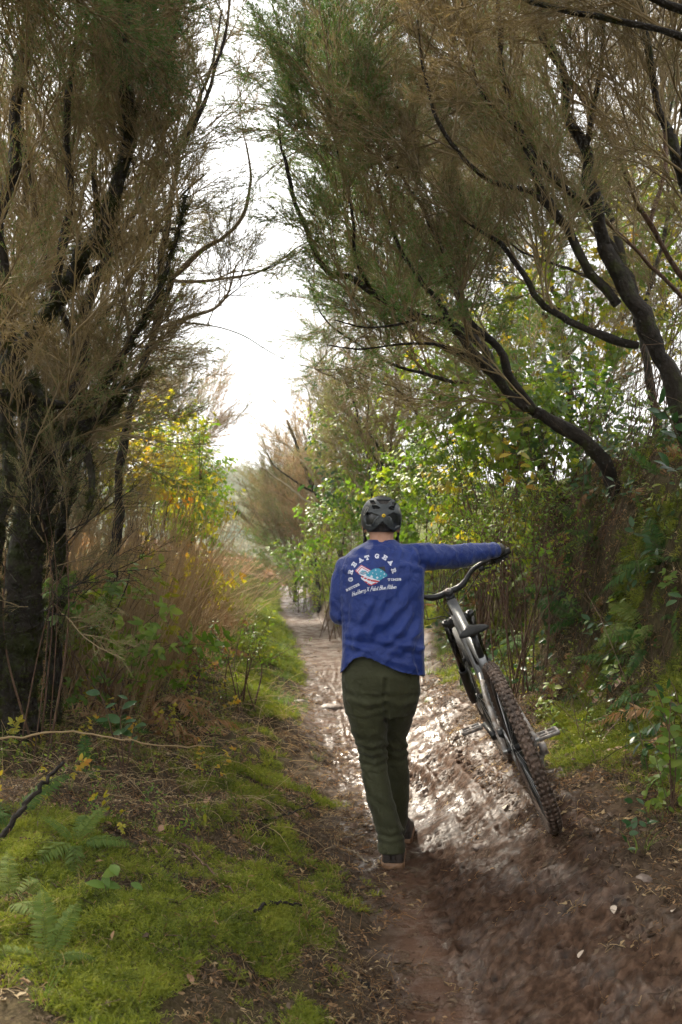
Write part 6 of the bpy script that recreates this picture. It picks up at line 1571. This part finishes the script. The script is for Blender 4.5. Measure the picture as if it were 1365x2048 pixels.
bush('bramble_bush', 'leafy shrub in the dark below the black forked trunk', P(1130, 900, 8.6), (.6, .5, .6), 190, T_sprig + T_sprigd, 88, 18)
bush('bramble_bush', 'leafy shrub glowing between the right hand trunks', P(1180, 620, 10.8), (.9, .8, .8), 260, YG, 89, 18)
bush('bramble_bush', 'yellow leafed shrub glowing at the right edge behind the trunks', P(1330, 470, 10.8), (.6, .8, .8), 240, YG, 90, 16)
bush('bramble_bush', 'leafy shrub showing below the arching limb', P(960, 740, 10.5), (.7, .7, .6), 230, T_sprig + T_sprigy[:1], 92, 16)
# cover of the steep right bank
n = 700; y = rng.uniform(3.6, 10.5, n); x = xc(y) + rng.uniform(.85, 2.3, n)
bk_ = scatter('bank_undergrowth', on_ground(x, y, .0), np.array((-.6, -.25, .8)) + rng.normal(0, .4, (n, 3)), rng.uniform(.35, .85, n), T_small + T_sprigd + T_sprig[:1]); tag(bk_, 'small leafy undergrowth covering the dark right bank', 'undergrowth', kind='stuff')
n = 260; y = rng.uniform(3.8, 10.5, n); x = xc(y) + rng.uniform(.9, 2.2, n)
bk_ = scatter('bank_fronds', on_ground(x, y, .0), np.array((-.5, -.3, .6)) + rng.normal(0, .45, (n, 3)), rng.uniform(.14, .34, n), T_frond); tag(bk_, 'small fern fronds dotted over the right bank', 'fern', kind='stuff')
n = 900; y = rng.uniform(3.8, 12, n); x = xc(y) - rng.uniform(1.05, 2.7, n)
bk_ = scatter('left_undergrowth', on_ground(x, y, .02), np.array((.3, -.25, .9)) + rng.normal(0, .4, (n, 3)), rng.uniform(.3, .7, n), T_small + T_small + T_sprigy[:1]); tag(bk_, 'low leafy undergrowth between the dead stems of the left bank', 'undergrowth', kind='stuff')
# tall thin stems in the right undergrowth
stalks(150, lambda r: (float(xc(8)) + r.uniform(.85, 2.2), r.uniform(6.2, 11.5)), (.8, 1.9), (.0, .3), .0042, M_barkred, 'thin_stems', 'thin upright reddish stems in the right hand undergrowth', 65)

# ---- ferns: every frond a part
def fern(label, base, n, size, meshes, seed, tilt=(0, 0, 1), group=None, spread=(20, 60), name='fern'):
    r = np.random.default_rng(seed); b = np.asarray(base, float); root = empty(name, b, label, 'fern', group)
    for k in range(n):
        o = bpy.data.objects.new('frond', meshes[int(r.integers(len(meshes)))]); link(o, root)
        a = k * 2 * np.pi / n + r.normal(0, .3); s = size * r.uniform(.7, 1.15)
        tq = Vector(tilt).to_track_quat('Z', 'Y')
        o.rotation_mode = 'QUATERNION'; o.rotation_quaternion = tq @ Euler((R(r.uniform(-5, 35)), R(r.uniform(-15, 15)), a), 'XYZ').to_quaternion(); o.scale = (s, s, s)
    return root
FERN_R = [((1010, 1262), 6.2, .42, 0, 'bright green fern arching beside the bicycle saddle'), ((1060, 1285), 5.8, .40, 0, 'green fern on the right bank just above the rear tyre'), ((1110, 1190), 6.4, .45, 0, 'dark green fern halfway up the right bank'),
          ((965, 1195), 7.2, .45, 0, 'green fern behind the handlebar'), ((1090, 1130), 6.6, .40, 1, 'greyish fern under the gloved hand on the right bank'), ((1165, 1240), 5.8, .40, 0, 'shaded fern in the middle of the right bank'),
          ((1180, 1080), 6.4, .40, 0, 'dim fern near the foot of the arching trunk'), ((1290, 1260), 5.2, .42, 1, 'pale fern hanging low at the right edge'), ((1320, 1130), 5.4, .40, 0, 'fern high on the bank at the right edge'),
          ((1230, 1330), 5.2, .32, 0, 'little fern above the fallen brown leaves'), ((930, 1140), 8.2, .45, 0, 'green fern seen beneath the blue sleeve')]
for k, ((px, py), d, s, kind, lab) in enumerate(FERN_R):
    p = P(px, py, d); y = d
    # put the root on the bank along this line of sight
    g = G(px, py, ymin=4.0); fern(lab, g, 7, s, [FR_green, FR_pale][kind], 900 + k, tilt=(-.45, -.25, 1))
FERN_L = [((150, 1690), .26, 1, 'pale green fern in front of the straw at left'), ((90, 1930), .24, 1, 'greyish fern fronds in the bottom left corner moss'), ((30, 1640), .30, 0, 'dark fern at the left edge below the trunk'), ((40, 1420), .34, 0, 'fern at the foot of the mossy trunk'), ((170, 1540), .22, 0, 'small fern among straw left of the moss'), ((15, 1820), .26, 1, 'pale fern cut by the left edge'), ((235, 1470), .24, 0, 'green fern below the dark bramble leaves')]
for k, ((px, py), s, kind, lab) in enumerate(FERN_L):
    fern(lab, G(px, py), 6, s, [FR_green, FR_pale][kind], 950 + k, tilt=(.25, -.3, 1))

# ---- plants near enough to show single leaves
_lv, _lq = leaf_verts(1, .62, .16, .18, 5)
def leaf_mesh(mat): return mesh_np('leaf', _lv, None, _lq, [mat])
LM = {'g': leaf_mesh(M_leaf), 'y': leaf_mesh(M_leafy), 'd': leaf_mesh(M_leafd)}
def leafy_plant(name, label, base, tips, leaf, kind, per, seed, cat='plant', stemm=M_barkred, r0=.004, lift=.10):
    r = np.random.default_rng(seed); b = np.asarray(base, float); root = empty(name, b, label, cat)
    for t in tips:
        t = np.asarray(t, float); m = (b + t) / 2 + np.array((0, 0, lift)) + r.normal(0, .03, 3); cv = spline([b, m, t], 14); mb = MB(); mb.tube(cv, np.linspace(r0, r0 * .4, 14), 5); mb.build('stem', stemm, root, world=True)
        for k in range(per):
            u = .30 + .70 * (k + 1) / per; i = min(int(u * 13), 12); p = cv[i]; dd = cv[i + 1] - cv[i]; dd /= np.linalg.norm(dd); s = -1 if k % 2 else 1
            d = dd * .35 + np.array((s * .75, -.25, .15)) + r.normal(0, .35, 3); M = frame_from(d, np.array((0, -.55, .8)) + r.normal(0, .3, 3)); o = bpy.data.objects.new('leaf', LM[kind if isinstance(kind, str) and len(kind) == 1 else kind[int(r.integers(len(kind)))]])
            mm = Matrix([list(M[0]) + [0], list(M[1]) + [0], list(M[2]) + [0], [0, 0, 0, 1]]); sc = leaf * r.uniform(.75, 1.2)
            COL.objects.link(o); o.parent = root; o.matrix_basis = Matrix.Translation(Vector(p - b)) @ mm @ Matrix.Scale(sc, 4)
    return root
g = G(250, 1560); leafy_plant('bramble', 'bramble shoot with large dark green leaves over the straw on the left bank', g, [P(275, 1440, g[1] - .05), P(195, 1385, g[1]), P(262, 1390, g[1] + .1)], .075, 'd', 4, 1)
g = G(215, 1800); leafy_plant('broad_leaf_seedling', 'low plant with three bright green leaves in the left foreground moss', g, [P(205, 1765, g[1]), P(270, 1775, g[1])], .055, 'g', 3, 2, lift=.03, r0=.002)
leafy_plant('leafy_vine', 'vine with big bright green leaves hanging in the right undergrowth', P(1075, 1010, 6.8), [P(1010, 905, 6.6), P(1060, 930, 6.6), P(1025, 985, 6.6), P(1090, 945, 6.7)], .085, 'gy', 6, 3)
leafy_plant('laurel_sapling', 'sapling with long green leaves before the black trunk at the right edge', P(1385, 960, 5.2), [P(1310, 825, 5.1), P(1345, 840, 5.1), P(1300, 790, 5.1), P(1330, 930, 5.1)], .085, 'd', 6, 4)
g = G(1345, 1640); leafy_plant('leafy_shrub', 'small green leafed shrub at the right edge beside the mossy ground', g, [P(1345, 1380, g[1]), P(1320, 1420, g[1]), P(1370, 1400, g[1] + .1), P(1340, 1465, g[1]), P(1310, 1370, g[1] + .1)], .050, 'g', 8, 5)
leafy_plant('leafy_vine', 'green leaves dangling under the arching limb', P(1045, 800, 6.9), [P(985, 735, 6.6), P(1000, 810, 6.5), P(960, 870, 6.6), P(1045, 870, 6.5)], .065, 'gy', 5, 6)
leafy_plant('leafy_vine', 'vine with yellow leaves against the sky in the left thicket', P(400, 960, 9.4), [P(395, 745, 9.2), P(418, 835, 9.2), P(432, 905, 9.3), P(440, 960, 9.3)], .055, 'gy', 5, 7)
g = G(1290, 1715); leafy_plant('seedling', 'seedling with dark leaves in the moss right of the rear tyre', g, [P(1265, 1640, g[1]), P(1310, 1650, g[1]), P(1255, 1600, g[1])], .040, 'd', 4, 8, lift=.02, r0=.002)
leafy_plant('leafy_vine', 'yellow green leaf sprays along the left limb of the slender tree', P(330, 640, 7.3), [P(405, 430, 7.2), P(425, 570, 7.1), P(395, 600, 7.1), P(415, 480, 7.1)], .045, 'gy', 4, 9)

# ---- sticks, stones, fallen leaves
def stick(label, pts, r0, r1, mat, cat='branch', name='fallen_branch'):
    mb = MB(); c = spline(pts, 24); c = c + np.random.default_rng(len(label)).normal(0, .004, c.shape); mb.tube(c, np.linspace(r0, r1, 24), 7); tag(mb.build(name, mat), label, cat)
def gpt(px, py, dz=.02): g = G(px, py); return g + (0, 0, dz)
stick('long pale cane lying across the straw at the left edge', [P(-20, 1482, 4.55), P(103, 1466, 4.6), P(200, 1470, 4.65), P(310, 1490, 4.7), P(430, 1494, 4.85)], .0055, .0028, M_straw, 'cane', 'bramble_cane')
stick('dark crooked stick leaning from the bottom left ferns', [G(-10, 1700) + (0, 0, .01), P(40, 1625, G(-10, 1700)[1] + .1), P(75, 1580, G(-10, 1700)[1] + .2), P(128, 1525, G(-10, 1700)[1] + .35)], .012, .007, M_bark)
stick('thin brown branch lying over the moss left of the shoe', [gpt(297, 1668), gpt(380, 1712), gpt(430, 1760), gpt(470, 1800)], .006, .003, M_barkred)
stick('thin stick on the mud beside the left bank', [gpt(490, 1652, .012), gpt(560, 1640, .015), gpt(640, 1610, .012)], .005, .003, M_bark)
stick('short broken twig on the wet mud left of the shoe', [gpt(697, 1702, .008), gpt(715, 1715, .010), gpt(735, 1730, .008)], .006, .004, M_barkpale)
stick('short dark twig near the bottom edge of the trail', [gpt(723, 1968, .008), gpt(740, 1985, .010), gpt(752, 2002, .008)], .005, .003, M_bark)
stick('fallen dead branch below the bramble leaves', [gpt(640 - 130, 1835, .015), gpt(545, 1818, .02), gpt(600, 1822, .015)], .007, .004, M_bark)
stick('bent dark twig rising from the left straw', [gpt(100, 1335, .0), P(175, 1255, 6.3), P(235, 1215, 6.2), P(262, 1140, 6.2)], .010, .004, M_bark)
M_stone = pmat('trail_stone', (0.085, 0.06, 0.048), (0.15, 0.11, 0.088), rough=0.6, scale=18, bump=0.6, bscale=60)
M_pebble = pmat('tan_pebble', (0.30, 0.23, 0.15), (0.42, 0.34, 0.24), rough=0.6, scale=40, bump=0.3)
def stone(label, px, py, wpx, hgt, mat, seed, flat=.6, name='stone', group=None):
    g = G(px, py); r = np.random.default_rng(seed); w = PX(wpx, g[1]) / 2; mb = MB(); mb.ball((0, 0, 0), (w, w * r.uniform(.7, 1.0), w * flat * hgt), 14, 10)
    v = mb.v[0]; d = v / (np.linalg.norm(v, axis=1)[:, None] + 1e-9); v *= (1 + .30 * fbm(d[:, 0] * 1.7 + seed, d[:, 1] * 1.7 + d[:, 2], seed, 3) + .12 * fbm(d[:, 0] * 5, d[:, 1] * 5 + d[:, 2] * 4, seed + 3, 2))[:, None]
    mb.v[0] = v + g + (0, 0, -w * flat * hgt * .15); tag(mb.build(name, mat), label, 'stone', group)
stone('rounded reddish stone set in the trail left of the trousers', 664, 1416, 46, .7, M_stone, 1)
stone('small dark stone on the trail just above the rounded stone', 655, 1378, 20, .8, M_stone, 2)
stone('flat mossy stone at the left edge of the trail', 600, 1404, 30, .6, M_stone, 3)
stone('pale reddish stone half hidden behind the saddle', 988, 1290, 42, 1.2, M_stone, 5)
stone('smooth grey stone on the mud behind the shoe', 960, 1695, 34, .7, M_stone, 6)
stone('muddy stone half buried in the right bank', 1290, 1760, 40, .9, M_stone, 7)
stone('small tan pebble right of the rear wheel', 962, 1478, 1, .9, M_pebble, 8) if False else None
for k, (px, py, w) in enumerate(((1138, 1478, 18), (1150, 1486, 14), (1122, 1474, 10), (1218, 1482, 16))):
    stone('small tan pebble lying on the mud right of the rear wheel', px, py, w, .9, M_pebble, 20 + k, name='pebble', group='pebbles right of the rear wheel')
M_bl = pmat('brown_leaf', (0.20, 0.10, 0.055), (0.32, 0.18, 0.10), rough=0.6, scale=40, bump=.2)
M_wl = pmat('pale_leaf', (0.30, 0.24, 0.19), (0.42, 0.35, 0.28), rough=0.6, scale=40)
_fv, _fq = leaf_verts(1, .58, .25, .12, 5)
LB = mesh_np('fallen_leaf', _fv, None, _fq, [M_bl]); LW = mesh_np('fallen_leaf', _fv, None, _fq, [M_wl])
def fleaf(px, py, wpx, me, label, group, seed, lift=.015):
    r = np.random.default_rng(seed); g = G(px, py); o = bpy.data.objects.new('fallen_leaf', me); COL.objects.link(o); s = PX(wpx, g[1]); n_ = Hn(np.array([g[0]]), np.array([g[1]]))[0]
    o.location = tuple(g + np.array((0, 0, lift))); q = Vector(n_ + r.normal(0, .25, 3)).to_track_quat('Z', 'Y') @ Quaternion((0, 0, 1), r.uniform(0, 6.28)); o.rotation_mode = 'QUATERNION'; o.rotation_quaternion = q; o.scale = (s, s, s); tag(o, label, 'leaf', group)
for k, (px, py) in enumerate(((1190, 1395), (1186, 1412), (1216, 1408), (1238, 1416), (1226, 1352), (1244, 1360), (1206, 1512), (1226, 1502), (1170, 1362), (1175, 1480))):
    fleaf(px, py, 30, LB, 'dry brown leaf lying on the dark bank right of the bicycle', 'brown leaves on the right bank', 300 + k)
for k, (px, py) in enumerate(((330, 1660), (300, 1700), (420, 1600), (560, 1840), (325, 1835), (190, 1790), (600, 1640), (385, 1980))):
    fleaf(px, py, 30, LB, 'dry brown leaf lying on the moss left of the trail', 'brown leaves on the left moss', 330 + k)
for k, (px, py, l) in enumerate(((1228, 1822, 'whitish fallen leaf on the mud near the right edge'), (1345, 1835, 'pinkish pale leaf on the moss at the right edge'), (1130, 1775, 'pale sliver of leaf on the trail below the rear tyre'), (1158, 1928, 'tan leaf on the trail low in the picture'), (585, 1785, 'pale leaf on the mud left of the shoe'), (1010, 1625, 'pale leaf on the mud left of the rear tyre'))):
    fleaf(px, py, 26, LW, l, None, 360 + k)

# ================================================================== FAR LAND
n = 5200; x = rng.uniform(-120, 110, n); y = 26 + 210 * rng.random(n) ** .75; k = (np.abs(x - xc(np.minimum(y, 30))) > .6 + 1.6 * (y < 34))
k &= (y > 33) | (np.abs(x - xc(y)) > 2.0); px, py = proj(on_ground(x, y)); k &= (px > 150) & (px < 1000); x, y = x[k], y[k]
hs_ = scatter('hillside_scrub', on_ground(x, y, -.2), np.array((0, 0, 1.0)) + rng.normal(0, .1, (len(x), 3)), np.stack([rng.uniform(.6, 1.5, len(x))] * 2 + [rng.uniform(.5, 1.3, len(x))], 1) * (1 + y / 160)[:, None], T_scrub); tag(hs_, 'scrub covering the hazy far hillside', 'scrub', kind='stuff')
x = rng.uniform(-6.5, -2.2, 60); y = rng.uniform(31, 38, 60); ps = scatter('reddish_scrub', on_ground(x, y, -.1), np.array((0, 0, 1.0)), rng.uniform(.5, .9, 60), T_pink); tag(ps, 'pinkish dry scrub where the trail drops out of sight', 'scrub', kind='stuff')

# ================================================================== AIR
def haze_box():
    m, nt, out = new_mat('haze'); v = N(nt, 'ShaderNodeVolumePrincipled'); v.inputs['Color'].default_value = (.92, .94, .96, 1); v.inputs['Density'].default_value = 0.0009; v.inputs['Anisotropy'].default_value = 0.2
    lk(nt, v.outputs[0], out.inputs['Volume'])
    mb = MB(); mb.box((0, 195, 20), (345, 250, 34)); o = mb.build('haze', m, smooth=False); tag(o, 'thin pale haze in the air', 'haze', kind='stuff')
haze_box()
